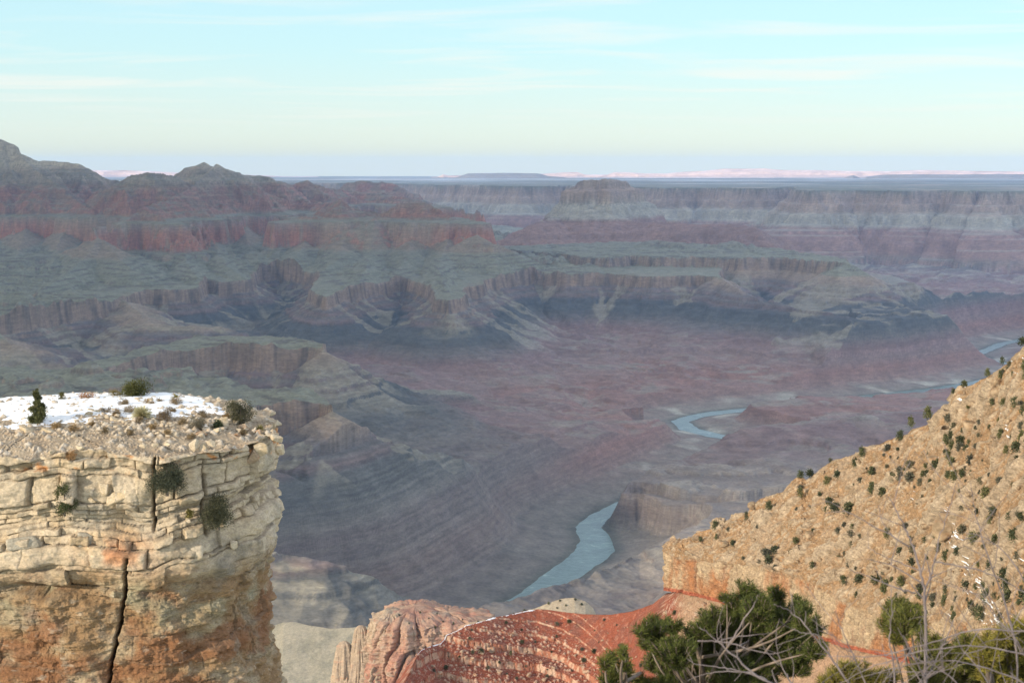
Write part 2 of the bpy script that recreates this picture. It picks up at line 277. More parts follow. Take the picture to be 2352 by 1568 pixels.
def canyon(X, Y):
    wx = 42*fbm2(X, Y, 620, 3, 1) + 16*fbm2(X, Y, 150, 2, 2); wy = 42*fbm2(X, Y, 620, 3, 11) + 16*fbm2(X, Y, 150, 2, 12)
    near = sstep(3500, 9000, Y); wx = wx*lerp(.5, 1, near); wy = wy*lerp(.5, 1, near)
    x, y = X+wx, Y+wy; xu, yu = X+.35*wx, Y+.35*wy
    gul = ridge2(X, Y, 520, 4, 21, .5); gb = ridge2(X+wx, Y+wy, 1500, 3, 25, .45); gu = .45*gul+.55*gb
    rd, _ = pdist(x, y, RIVER, False)
    # river plain and rolling red hills
    hills = ridge2(X+wx*2, Y, 950, 5, 31, .46)
    h = np.maximum(-6, 8 + 130*lerp(.05, 1, sstep(5000, 6400, Y))*(1-np.exp(-np.maximum(rd-70, 0)/760)) + .028*rd + (hills-.55)*150*sstep(90, 700, rd)*lerp(.12, 1, sstep(5000, 6200, Y))*(1-.6*sstep(900, 1300, X)*sstep(7300, 7800, Y)*sstep(9600, 9200, Y)))
    fid = np.zeros(X.shape, np.int16)
    tid = fid.copy()
    for k, (z0, P, ups) in enumerate(BENCH):
        d, arc = pdist(x, y, P)
        if z0 < 250: d = d + (75 if k == 8 else 26)*fbm2(X, Y, 210 if k == 8 else 130, 4, 39)
        sc = z0/600.
        rw_ = .45*sstep(900, 300, d); rib = rw_*ridge2(arc+.5*wx, d*.3, 260, 3, 41+k, .5) + (1-rw_)*gul
        dd = np.maximum(d + (.6-rib)*np.minimum(np.maximum(d, 0)*.95+12, 190) , 0)
        if k == 8: dR1 = d
        if k == 11: lo = np.interp(dd, [0, 8, 14, 200, 4000], [0, 82, 86, 110, 130])
        elif k == 8: lo = np.interp(dd, [0, 12, 70, 84, 190, 205, 480, 5000], [0, .24*z0, .36*z0, .56*z0, .68*z0, .76*z0, z0, z0+10])
        elif z0 < 250: lo = np.interp(dd, [0, 10, 22, 160, 420, 5000], [0, .42*z0, .48*z0, .8*z0, z0, z0+10])
        else: ch = [84, 84, 95, 96, 124, 124, 80, 80][k]/64.; lo = np.interp(dd/sc*(1.4 if k in (3, 4, 5) else 1), LS, LD + np.interp(LS, [0, 16, 700, 1800], [0, 64*(ch-1), 30*(ch-1), 0]))*sc
        hb = np.where(d > 0, z0 - lo, z0 + (3 if z0 > 250 else 16)*fbm2(X, Y, 260, 4, 7))
        hb = np.where((d > -60) & (d <= 0), hb - 0, hb)
        if k == 0: hb = np.where(d <= 0, hb + .088*np.minimum(-d, 1500)*(.35+1.0*gul)*sstep(300, -500, X)*sstep(16500, 14800, Y), hb)
        if ups:
            hu = np.full(X.shape, -1e9)
            for P2 in ups:
                for a, b in zip(P2[:-1], P2[1:]):
                    e, t = seg_d(xu, yu, a, b)
                    zc = np.interp(a[2]+(b[2]-a[2])*t, TF, TX)
                    s0 = np.interp(-zc, -PZ, PS)
                    e2 = np.maximum(e + (.6-gu)*np.minimum(e*1.6, 820), 0)
                    hu = np.maximum(hu, np.interp(s0+e2, PS, PZ))
            hu = hu - (1.1-gul)*np.interp(hu, [600, 625, 700, 765, 800], [0, 22, 95, 70, 0])
            hb = np.where(d <= 0, np.maximum(hb, hu), hb)
        m = hb > h; h = np.where(m, hb, h); fid = np.where(m, k+1, fid)
        if k == 0: canyon.arc, canyon.dist = arc+1.2*wx, np.maximum(d, 0)
        else: canyon.arc = np.where(m, arc+1.2*wx, canyon.arc); canyon.dist = np.where(m, np.maximum(d, 0), canyon.dist)
    for k, (P, st) in enumerate(RIDGE):
        hr = np.full(X.shape, -1e9)
        for a, b in zip(P[:-1], P[1:]):
            e, t = seg_d(x, y, a, b)
            zc = np.interp(a[2]+(b[2]-a[2])*t, TF, TX)
            e2 = np.maximum(e + (.6-gul)*np.minimum(e*.9, 130), 0)
            if P[0][2] > 700: hh = zc - st*np.where(e2 < 900, .62*e2, 558+.2*(e2-900)) - np.maximum(e2-1700, 0)*.6
            else: hh = zc - st*np.interp(e2, [0, 400, 800, 1600, 9000], [0, 210, 330, 440, 600]) - np.maximum(e2-1500, 0)*.5
            hr = np.maximum(hr, hh)
        m = hr > h; h = np.where(m, hr, h); fid = np.where(m, 30+k, fid)
    # erosion, then the hard beds stand out as steps
    rd0, ra = pdist(X+wx*2, Y+wy*2, RIVER, False)
    er = (ridge2(X, Y, 210, 3, 51, .55)-.6)
    erl = ridge2(X+wx*2.5, Y+wy*2.5, 620, 4, 55, .45)-.6
    h = h + er*np.interp(h, [0, 40, 150, 300, 500, 598, 640, 900, 1500], [1, 3, 7, 22, 34, 10, 44, 34, 26]) + erl*np.interp(h, [0, 30, 120, 300, 500], [0, 26, 62, 34, 0])
    wob = 26*fbm2(X, Y, 1700, 2, 61) + 10*fbm2(X, Y, 420, 2, 62)
    ht = np.interp(h+wob, TX, TF)-wob
    st4 = np.mod(h+wob, 55)/55; T2x, T2f = strata([(560, 575), (640, 655), (730, 745), (880, 900), (960, 975), (1060, 1195), (1235, 1290)]); ht = np.where((fid == 41) | (fid == 42), np.interp(h+.4*wob, T2x, T2f)-.4*wob, ht)
    h = np.where((fid >= 1) & (np.abs(h-600) < 12), h, ht)
    dM, _ = pdist(x, y, BENCH[0][1]); hs = np.full(X.shape, -1e9)
    for P2 in SPUR:
        for a, b in zip(P2[:-1], P2[1:]):
            e, t = seg_d(x, y, a, b); hs = np.maximum(hs, a[2]+(b[2]-a[2])*t + 8 - .46*np.maximum(e+(.62-gul)*np.minimum(e*1.2, 170), 0) + er*16)
    h = np.where(dM < 0, np.maximum(h, hs), h)
    # carve the inner channel
    rw = np.zeros(X.shape); bd = np.full(X.shape, 1e9)
    for k in range(len(RIVER)-1):
        e, t = seg_d(X, Y, RIVER[k], RIVER[k+1]); w = RW[k]+(RW[k+1]-RW[k])*t
        e = e - w; bd = np.minimum(bd, e)
    bd = bd + 14*fbm2(X, Y, 120, 3, 71)
    cliff = 0*np.interp(Y, [4300, 5100, 5600], [1, .6, .0])*sstep(40, -120, X-at_z(1250, 1340, 0)[0])*(Y > np.interp(X, [p[0] for p in RIVER[:7]], [p[1] for p in RIVER[:7]]))
    gent = ((fid < 9) | (fid > 12)).astype(float)*sstep(35, 130, dR1)
    bank = -10 + np.maximum(bd, 0)*lerp(.42, .13, gent) + 125*cliff*sstep(25, 75, bd) + np.where(bd > 0, 9, 0)
    lim = np.where(bd < 0, -10, bank)
    h = np.where(bd < 620, np.minimum(h, lim + lerp(sstep(5, 230, bd), sstep(230, 620, bd), np.clip(cliff*3+gent, 0, 1))*400), h)
    h = np.where((bd > 40) & (cliff > .3) & (bd < 400), np.maximum(h, np.minimum(lim, 128+.1*bd+20*er)), h)
    # far wall and plateau
    d, arc = pdist(X+150*fbm2(X, Y, 1000, 4, 81), Y+150*fbm2(X, Y, 1000, 4, 85), WALL)
    rib = ridge2(arc, d*.2, 620, 4, 91, .6)
    dd = np.maximum(d + (.6-rib)*np.minimum(np.maximum(d, 0)*1.3+90, 640), 0)
    hw = np.where(d > 0, PLAT - np.interp(dd, WS, WD), PLAT + 4*fbm2(X, Y, 900, 3, 95))
    st = np.mod(hw + 20*fbm2(X, Y, 2000, 2, 97), 62)/62
    hw = np.where(d > 0, hw + (sstep(.2, .8, st)-st)*34, hw)
    m = hw > h; h = np.where(m, hw, h); fid = np.where(m, 60, fid)
    return h, fid, bd, gul, er

CT = np.array([  # bed colours by height
 (0, .24, .19, .15), (45, .27, .155, .12), (110, .29, .14, .105), (170, .255, .155, .13), (240, .235, .13, .115), (300, .17, .135, .12), (350, .11, .105, .10), (420, .105, .10, .10), (445, .20, .14, .13), (470, .16, .14, .13), (488, .21, .145, .135),
 (505, .17, .145, .14), (532, .27, .20, .16), (592, .33, .25, .19), (602, .26, .24, .18), (700, .25, .235, .18), (750, .25, .22, .175), (764, .27, .19, .15), (775, .38, .175, .125), (900, .37, .18, .13), (960, .31, .22, .18), (990, .25, .20, .15), (1030, .31, .16, .115), (1240, .28, .145, .11), (1290, .28, .2, .15), (1330, .34, .27, .21), (1400, .28, .22, .17), (1500, .42, .35, .27), (1700, .40, .33, .26)])
CW = np.array([(0, .25, .22, .17), (170, .27, .23, .18), (220, .30, .20, .16), (340, .30, .19, .155), (352, .23, .18, .145), (420, .26, .165, .135), (700, .255, .16, .135), (730, .32, .28, .23), (860, .34, .30, .245), (900, .3, .23, .18), (1000, .33, .24, .19), (1090, .27, .20, .16), (1158, .30, .24, .19), (1166, .17, .16, .12), (1300, .17, .16, .12)])
def tab(T, z): return np.stack([np.interp(z, T[:, 0], T[:, k]) for k in (1, 2, 3)], -1)
def grid_slope(V):
    du = np.gradient(V, axis=1); dv = np.gradient(V, axis=0); n = np.cross(du, dv); n /= np.linalg.norm(n, axis=-1, keepdims=True)+1e-9
    return np.abs(n[..., 2])
def canyon_colour(X, Y, H, fid, bd, gul, er, nz):
    zz = H + 10*fbm2(X, Y, 800, 3, 101) + 3*fbm2(X, Y, 60, 2, 103)
    c = tab(CT, zz)
    flat = sstep(.86, .97, nz); flat = np.where((H > 600) & (H < 1000) & (fid == 1), sstep(.62, .80, nz), flat)
    up = sstep(560, 620, H)
    veg = np.array([.235, .22, .165])
    c = lerpc(c, veg, flat*up*.75)
    w0 = np.zeros(X.shape)
    for zb in (619, 641, 664, 688, 716, 743): w0 = np.maximum(w0, sstep(6, 2, np.abs(H+9*fbm2(X, Y, 600, 3, 105)-zb))*sstep(-.25, .2, fbm2(X, Y, 420, 2, int(zb))))
    c = lerpc(c, (.13, .105, .09), w0*.75*(Y > 3000))
    cl_ = sstep(.72, .5, nz)*np.maximum(sstep(440, 470, H)*sstep(770, 690, H)*(fid > 0)*(fid < 9), (fid == 12)*1.0); c = lerpc(c, lerpc(np.full(c.shape, (.31, .215, .165)), (.17, .125, .105), sstep(-.05, .35, fbm2(X, Y, 55, 3, 107))), cl_*.9)
    talus = sstep(.10, .30, fbm2(canyon.arc, canyon.dist*.16, 190, 3, 111)+.10)*sstep(.5, .75, nz)*sstep(190, 290, H)*(1-sstep(520, 580, H))
    c = lerpc(c, (.31, .265, .205), talus*.75)
    sand = sstep(.35, .75, fbm2(X, Y, 420, 4, 121)+.3*flat)*(1-sstep(230, 330, H))
    c = lerpc(c, (.29, .235, .18), sand*.6)
    c = lerpc(c, (.27, .215, .165), sstep(.62, .80, .55*gul+.45*ridge2(X, Y, 620, 4, 55, .45))*sstep(.93, .985, nz)*(1-sstep(200, 300, H))*(Y > 6200)*.7)
    c = lerpc(c, (.205, .185, .14), sstep(.45, .75, nz)*sstep(1000, 1040, H)*sstep(1480, 1350, H)*(fid < 30)*.55*sstep(-.3, .2, fbm2(X, Y, 240, 3, 127))); gt = np.maximum(sstep(.1, .4, fbm2(X*1.0, Y, 170, 3, 125)), .8*sstep(.0, .25, fbm2(X, Y, 1100, 2, 129)))*sstep(.75, .4, nz)*(H > 765)*(H < 1000); c = lerpc(c, (.30, .25, .19), gt*.7)
    b4 = (fid == 41) | (fid == 42); c = np.where(b4[..., None], tab(CW, H-175+12*fbm2(X, Y, 300, 3, 137)), c)
    w = fid == 60
    cw = tab(CW, H + 22*fbm2(X, Y, 1200, 3, 131)+8*fbm2(X, Y, 90, 2, 133))
    cw = cw*(1+.35*fbm2(X, Y, 260, 4, 135))[..., None]
    cw = lerpc(cw, (.30, .27, .22), flat*.5*(H < 1100))
    c = np.where(w[..., None], cw, c)
    # nearer left bank: darker brown ledges, pale talus
    nl = (1-sstep(6200, 7200, Y))*(1-sstep(300, 520, H))*sstep(700, 200, X)
    led = sstep(-.35, .4, pn2(H/11, X/1800, 141)+.5*fbm2(X, Y, 200, 3, 143))
    c = lerpc(c, lerpc(np.full(c.shape, (.165, .145, .13)), (.23, .20, .165), led), nl*.6)
    nr = (1-sstep(6000, 6700, Y))*sstep(200, 700, X)
    c = lerpc(c, lerpc(np.full(c.shape, (.27, .21, .17)), (.36, .29, .225), led), nr*.8)
    # dark wet bank line and pale beaches
    c = lerpc(c, (.12, .12, .09), sstep(60, 10, bd)*.7*(H < 60))
    c = lerpc(c, (.42, .37, .29), sstep(.2, .5, fbm2(X, Y, 260, 2, 151))*sstep(330, 60, bd)*(H < 45)*(Y > 7000)*.9)
    bed = pn2(H/7.0+.6*fbm2(X, Y, 500, 3, 163)*4, X/2500+Y/3000, 165)
    c = c*(1+np.where(H > 985, .42, .24)*bed*sstep(.985, .90, nz)*np.where(H > 120, 1, .6))[..., None]
    v = 1 + .16*fbm2(X, Y, 130, 4, 161) + .10*(er*2) ; c = c*np.clip(v, .6, 1.4)[..., None]
    # plateau: snow streaks and scrub
    pl = (w & (H > PLAT-8))
    sn = sstep(.12, .34, fbm2(X*.25, Y, 1500, 4, 171)); c = np.where(pl[..., None], lerpc(c, (.62, .64, .66), sn*.55*sstep(21500, 27000, Y)), c)
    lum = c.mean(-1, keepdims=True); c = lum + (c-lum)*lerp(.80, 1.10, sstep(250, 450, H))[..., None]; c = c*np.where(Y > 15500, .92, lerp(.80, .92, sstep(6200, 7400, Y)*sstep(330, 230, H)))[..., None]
    c = c*np.array([.985, 1.025, .99])
    return np.clip(c, .015, .9)

MAT_CANYON = ground_mat("canyon_rock", [(60, 14, .22), (14, 4, .22)], (22, 6), .55, bumpd=6)
def polar(az0, az1, d0, d1, n, m, p=1.0):
    az = np.linspace(az0, az1, m); t = np.linspace(0, 1, n)**p
    d = np.exp(np.log(d0)+(np.log(d1)-np.log(d0))*t)
    A, D = np.meshgrid(az, d); return np.tan(A)*D, D
def build_canyon():
    R = math.radians
    X, Y = polar(R(-22.5), R(22.5), 2300, 33000, int(2000*Q), int(1050*Q))
    H, fid, bd, gul, er = canyon(X, Y)
    V = np.stack([X, Y, H], -1); nz = grid_slope(V)
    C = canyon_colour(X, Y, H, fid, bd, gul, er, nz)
    n, m = X.shape; q = grid_quads(n, m)
    fc = fid.reshape(-1)[q[:, 0]]; yc = Y.reshape(-1)[q[:, 0]]; xc = X.reshape(-1)[q[:, 0]]; hc = H.reshape(-1)[q[:, 0]]
    V = V.reshape(-1, 3); C = C.reshape(-1, 3)
    left = np.zeros(len(q), int)
    left[fc == 60] = 1
    left[(fc == 1) & (hc > 640)] = 2
    left[((fc == 41) | (fc == 42)) & (yc > 14500)] = 3
    left[(fc == 2)] = 4
    names = ["canyon_terrain", "far_canyon_wall", "butte_range", "far_butte", "mesa_ridge"]
    labs = ["ledged canyon slopes and low red hills around the river", "long banded canyon wall below the flat plateau at the far side", "shaded red cliffed buttes and peaks on the left",
            "flat topped butte with pale cliff and red base before the far wall", "low grey green mesa ridge in front of the far butte"]
    for k, nm in enumerate(names):
        f = q[left == k]
        if len(f) == 0: continue
        u, inv = np.unique(f, return_inverse=True)
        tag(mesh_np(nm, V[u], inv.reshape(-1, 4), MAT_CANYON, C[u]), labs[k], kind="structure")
Q = 1.0
build_canyon()
# ------------------------------------------------------------------ river
def river():
    m = bpy.data.materials.new("river_water"); m.use_nodes = True; nt = m.node_tree; L = nt.links.new
    b = nt.nodes['Principled BSDF']; b.inputs['Base Color'].default_value = (.055, .13, .125, 1); b.inputs['Roughness'].default_value = .3; b.inputs['IOR'].default_value = 1.33
    tc = nt.nodes.new('ShaderNodeTexCoord')
    n = N(nt, 'ShaderNodeTexNoise', Scale=.05, Detail=7, Roughness=.7); L(tc.outputs['Object'], n.inputs['Vector'])
    bp = nt.nodes.new('ShaderNodeBump'); bp.inputs['Strength'].default_value = 1.0; bp.inputs['Distance'].default_value = 2.5
    L(n.outputs[0], bp.inputs['Height']); L(bp.outputs[0], b.inputs['Normal'])
    n2 = N(nt, 'ShaderNodeTexNoise', Scale=.012, Detail=6, Roughness=.7, Distortion=1.2); L(tc.outputs['Object'], n2.inputs['Vector'])
    r = ramp(nt, [(.35, (.07, .12, .10)), (.6, (.13, .20, .17)), (.72, (.34, .42, .38))]); L(n2.outputs[0], r.inputs[0]); L(r.outputs[0], b.inputs['Base Color'])
    P = np.array(RIVER)[:, :2]; s = np.concatenate([[0], np.cumsum(np.hypot(*np.diff(P, axis=0).T))]); ss = np.linspace(0, s[-1], 500)
    p = np.stack([np.interp(ss, s, P[:, 0]), np.interp(ss, s, P[:, 1])], -1)
    for _ in range(30): p[1:-1] = (p[:-2]+p[1:-1]*2+p[2:])/4
    t = np.gradient(p, axis=0); t /= np.linalg.norm(t, axis=1, keepdims=True); nn = np.stack([-t[:, 1], t[:, 0]], -1)
    w = np.interp(ss, s, RW)+70
    V = np.stack([np.concatenate([p+nn*w[:, None]*k, np.zeros((len(p), 1))], 1) for k in (-1, 0, 1)], 1)
    o = mesh_np("river", V.reshape(-1, 3), grid_quads(len(p), 3), m)
    tag(o, "green blue river winding through the canyon bottom", kind="structure")
river()
# ------------------------------------------------------------------ air
def far_country():
    # the plateau runs on to the foot of the far cliffs, 33 to 50 km away
    X, Y = polar(math.radians(-26), math.radians(26), 32990, 51000, 60, 700)
    H = PLAT + 4*fbm2(X, Y, 900, 3, 95) - sstep(33000, 34000, Y)*3
    sn = sstep(.05, .3, fbm2(X*.2, Y, 1500, 4, 171)); C = lerpc(np.full(X.shape+(3,), (.17, .16, .12)), (.62, .64, .66), sn*.6)
    tag(mesh_np("plateau", np.stack([X, Y, H], -1), grid_quads(*X.shape), MAT_CANYON, C), "flat scrub plateau with thin snow running out to the horizon", kind="structure")
    def scarp(name, lab, prof, d, colf, seed, foot=PLAT, depth=2500, rib=160, kind='structure'):
        u = np.linspace(prof[0][0], prof[-1][0], 900); pv = np.interp(u, [p[0] for p in prof], [p[1] for p in prof])
        top = np.array([at_d(a, b, d) for a, b in zip(u, pv)]); hgt = np.maximum(top[:, 2]-foot, 3)
        k = np.array([0, .0, .10, .25, .33, .62, .70, 1.0]); zz = np.array([0, 0, .28, .42, .72, .80, 1.0, 1.0])
        T = np.concatenate([np.linspace(0, .7, 46), np.linspace(.74, 1, 8)])
        rows = []
        for t in T:
            f = np.interp(t, [0, .2, .36, .44, .6, .7, 1], [0, .25, .42, .72, .8, 1, 1]); back = t*hgt*2.6 if t <= .7 else .7*hgt*2.6 + (t-.7)/.3*depth
            x, z = top[:, 0], foot-14 + (hgt+14)*f
            r = (ridge2(x, x*0+t*900, 1500, 4, seed)-.6)*rib*min(1, t*4)*(1 if t < .7 else .3)
            z = z + (hgt*.05*fbm2(x, x*0, 700, 3, seed+2))*(f > .9)
            rows.append(np.stack([x*(1+(back-r)/d*.9), d + back - hgt*1.8 - r, z], -1))
        V = np.array(rows); f = np.clip((V[..., 2]-foot)/np.maximum(hgt, 1), 0, 1.2)
        C = colf(f, V)
        tag(mesh_np(name, V, grid_quads(*V.shape[:2]), MAT_CANYON, C), lab, kind=kind)
    pink = lambda f, V: np.stack([np.interp(f, [0, .3, .45, .8, 1], q) for q in ((.44, .50, .58, .55, .56), (.34, .37, .42, .41, .43), (.28, .30, .335, .33, .36))], -1)*(1+.25*fbm2(V[..., 0], V[..., 2]*6, 500, 3, 5))[..., None]
    dark = lambda f, V: np.full(V.shape, (.20, .18, .15))*(1+.2*fbm2(V[..., 0], V[..., 2]*6, 500, 3, 5))[..., None]
    scarp("far_pink_cliffs", "sunlit pink cliffs along the horizon", [(990, 413), (1005, 407), (1018, 401), (1030, 404), (1060, 404), (1230, 401), (1290, 397), (1325, 396), (1345, 402), (1395, 402), (1410, 396), (1440, 396), (1480, 399), (1530, 399), (1565, 396), (1600, 394), (1632, 391), (1660, 388), (1710, 388), (1750, 387), (1790, 391), (1850, 391), (1950, 393), (2050, 394), (2110, 391), (2180, 392), (2352, 395), (2700, 397)], 44000, pink, 201)
    scarp("far_mesa", "long low blue mesa on the horizon", [(1040, 411), (1075, 399), (1100, 398.5), (1170, 398), (1235, 399), (1260, 405), (1300, 409)], 41500, dark, 211, rib=60, depth=1800)
    scarp("far_mesa", "dark low mesa at the right end of the horizon", [(1990, 408), (2025, 403), (2080, 401.5), (2200, 402), (2300, 401), (2450, 402), (2700, 403)], 39500, dark, 221, rib=60)
    scarp("far_cinder_cone", "tiny dark cone standing alone on the far plateau", [(1938, 409), (1950, 404.5), (1957, 402.5), (1964, 404.5), (1976, 409)], 40000, dark, 225, rib=10, depth=300)
    scarp("far_pink_mesa", "pale sunlit mesa far behind the left peaks", [(150, 396), (215, 391), (300, 392), (420, 397), (560, 402), (650, 406), (700, 409), (730, 413)], 47000, pink, 231)
def clouds():
    # a broad cloud sheet up-sun, above and behind the viewpoint: it keeps the canyon in shade
    m = bpy.data.materials.new("cloud_white"); m.use_nodes = True; b = m.node_tree.nodes['Principled BSDF']
    b.inputs['Base Color'].default_value = (.85, .86, .88, 1); b.inputs['Roughness'].default_value = 1
    nt = m.node_tree; tr = nt.nodes.new('ShaderNodeBsdfTransparent'); mx = nt.nodes.new('ShaderNodeMixShader'); mx.inputs[0].default_value = .66
    nt.links.new(tr.outputs[0], mx.inputs[1]); nt.links.new(b.outputs[0], mx.inputs[2]); nt.links.new(mx.outputs[0], nt.nodes['Material Output'].inputs['Surface'])
    Z = 7000.; off = -sv[:2]/sv[2]*(Z-400)
    n = 90; gx, gy = np.meshgrid(np.linspace(0, 1, n), np.linspace(0, 1, n))
    x = -17000+gx*36000
    edge = np.interp(x, CLX, CLY)
    y = lerp(edge + 250*fbm2(x, x*0, 1500, 3, 301), 35500+0*x, gy)
    x = x - off[0]; y = y - off[1]
    th = 350*np.sin(np.pi*np.clip(gx, .0, 1))**.3*np.sin(np.pi*gy)**.3
    top = np.stack([x, y, Z + th*(1+.4*fbm2(x, y, 2500, 3, 305))], -1); bot = np.stack([x, y, Z - .3*th*(1+.4*fbm2(x, y, 1800, 3, 309))], -1)
    V = np.concatenate([top.reshape(-1, 3), bot.reshape(-1, 3)]); q = grid_quads(n, n)
    o = mesh_np("cloud", V, np.concatenate([q, q[:, ::-1]+n*n]), m)
    tag(o, "broad thin cloud sheet above the canyon shading it from the low sun", kind="structure")
CLX = [-17000, -1500, -700, -300, 0, 350, 1500, 19000]; CLY = [4850, 4750, 4700, 4850, 5100, 5450, 5600, 5600]
def haze():
    m = bpy.data.materials.new("haze_air"); m.use_nodes = True; nt = m.node_tree; nt.nodes.clear()
    out = nt.nodes.new('ShaderNodeOutputMaterial'); pv = nt.nodes.new('ShaderNodeVolumePrincipled')
    pv.inputs['Color'].default_value = (.36, .60, 1.0, 1); pv.inputs['Density'].default_value = 1.15e-5; pv.inputs['Anisotropy'].default_value = .1
    nt.links.new(pv.outputs[0], out.inputs['Volume'])
    x, y0, y1, z0, z1 = 45000, -9000, 52000, -12, 1800
    V = [(a, b, c) for c in (z0, z1) for b in (y0, y1) for a in (-x, x)]
    o = mesh_np("haze", V, [(0, 2, 3, 1), (4, 5, 7, 6), (0, 1, 5, 4), (2, 6, 7, 3), (0, 4, 6, 2), (1, 3, 7, 5)], m, smooth=False)
    tag(o, "thin blue air haze filling the whole canyon", kind="stuff")
far_country()
clouds()
haze()
# ------------------------------------------------------------------ nearer rock: lofted slopes and walled rock masses
def resample(P, n):
    P = np.asarray(P, float); s = np.arange(len(P)); u = P[:, 0]
    t = np.interp(np.linspace(u[0], u[-1], n), u, s)           # spread evenly over the first coordinate
    return np.stack([np.interp(t, s, P[:, k]) for k in range(P.shape[1])], -1)
def loft(rows, counts, n):
    """rows: 3D polylines with n points each; counts: samples between rows"""
    out = []
    for k in range(len(rows)-1):
        for j in range(counts[k]):
            out.append(lerp(rows[k], rows[k+1], j/counts[k]))
    out.append(rows[-1]); return np.array(out)
def pts(P, n):
    Q_ = resample(P, n); return np.array([at_d(*q) for q in Q_])
def descend(P, n, v_bottom, slope):
    Q_ = resample(P, n); out = []
    for u, v, d in Q_:
        a = at_d(u, v, d); r = ray(u, v_bottom); tn = -r[2]/r[1]
        dd = (CAMZ - a[2] + slope*d)/(tn+slope); out.append(at_d(u, v_bottom, dd))
    return np.array(out)
def normals(V):
    n = np.cross(np.gradient(V, axis=1), np.gradient(V, axis=0)); return n/(np.linalg.norm(n, axis=-1, keepdims=True)+1e-9)
def cells2(x, y, seed=0, jit=.9):
    """distance to the nearest and second nearest of scattered points, and a random number per cell"""
    fx, fy = np.floor(x).astype(np.int64), np.floor(y).astype(np.int64)
    r = np.random.default_rng(900+seed).random((64, 64, 3))
    d1 = np.full(x.shape, 9.); d2 = np.full(x.shape, 9.); val = np.zeros(x.shape)
    for i in (-1, 0, 1):
        for j in (-1, 0, 1):
            q = r[(fx+i) & 63, (fy+j) & 63]
            d = np.hypot(fx+i+.5+(q[..., 0]-.5)*jit-x, fy+j+.5+(q[..., 1]-.5)*jit-y)
            m = d < d1; d2 = np.where(m, d1, np.minimum(d2, d)); val = np.where(m, q[..., 2], val); d1 = np.where(m, d, d1)
    return d1, d2, val

MAT_SLOPE = ground_mat("slope_rock", [(2.6, 1.4, .32), (.8, .6, .34)], (1.4, .9), .95, bumpd=1.3)
MAT_ROCK = ground_mat("limestone", [(.9, .25, .2), (.12, .08, .28)], (.16, .1), .8, bumpd=.08)
MAT_RED = ground_mat("red_slope_rock", [(3, 1.5, .2), (.9, .6, .28)], (1.4, .7), .8, bumpd=.8)
MAT_SNOW = ground_mat("snow", [(.5, .5, .05)], (.3, .3), .3, rough=.6, bumpd=.03)

CREST = [(1528, 1266, 640), (1536, 1256, 640), (1548, 1248, 640), (1575, 1242, 638), (1590, 1226, 634), (1602, 1212, 632), (1622, 1210, 628), (1640, 1203, 625), (1652, 1186, 622), (1668, 1190, 620), (1682, 1176, 616), (1700, 1172, 612),
 (1718, 1168, 608), (1735, 1148, 605), (1748, 1136, 600), (1760, 1134, 598), (1800, 1122, 590), (1815, 1104, 586), (1826, 1092, 583), (1840, 1086, 580), (1852, 1094, 578), (1880, 1072, 572), (1905, 1055, 565), (1960, 1038, 552), (2000, 1018, 545), (2050, 1000, 530), (2085, 990, 520), (2095, 978, 516), (2112, 976, 512),
 (2128, 970, 508), (2145, 955, 502), (2160, 946, 497), (2168, 926, 494), (2184, 920, 490), (2192, 900, 486), (2206, 882, 480), (2228, 880, 476), (2255, 864, 470), (2290, 846, 460), (2318, 826, 450), (2334, 806, 444), (2352, 796, 440), (2420, 760, 430), (2560, 690, 418)]
RIM = [(1528, 1270, 636), (1560, 1285, 625), (1640, 1292, 603), (1720, 1300, 575), (1800, 1318, 548), (1870, 1345, 528), (1930, 1385, 510), (2000, 1410, 482), (2080, 1420, 458), (2150, 1430, 435), (2250, 1440, 395), (2352, 1455, 358), (2560, 1490, 310)]
BASE = [(1526, 1355, 637), (1560, 1360, 624), (1640, 1380, 601), (1720, 1402, 572), (1800, 1436, 544), (1870, 1462, 523), (1930, 1484, 505), (2000, 1500, 478), (2080, 1520, 455), (2150, 1540, 431), (2250, 1568, 391), (2352, 1600, 354), (2560, 1660, 306)]
CREST = [(a, b+7, c) for a, b, c in CREST]
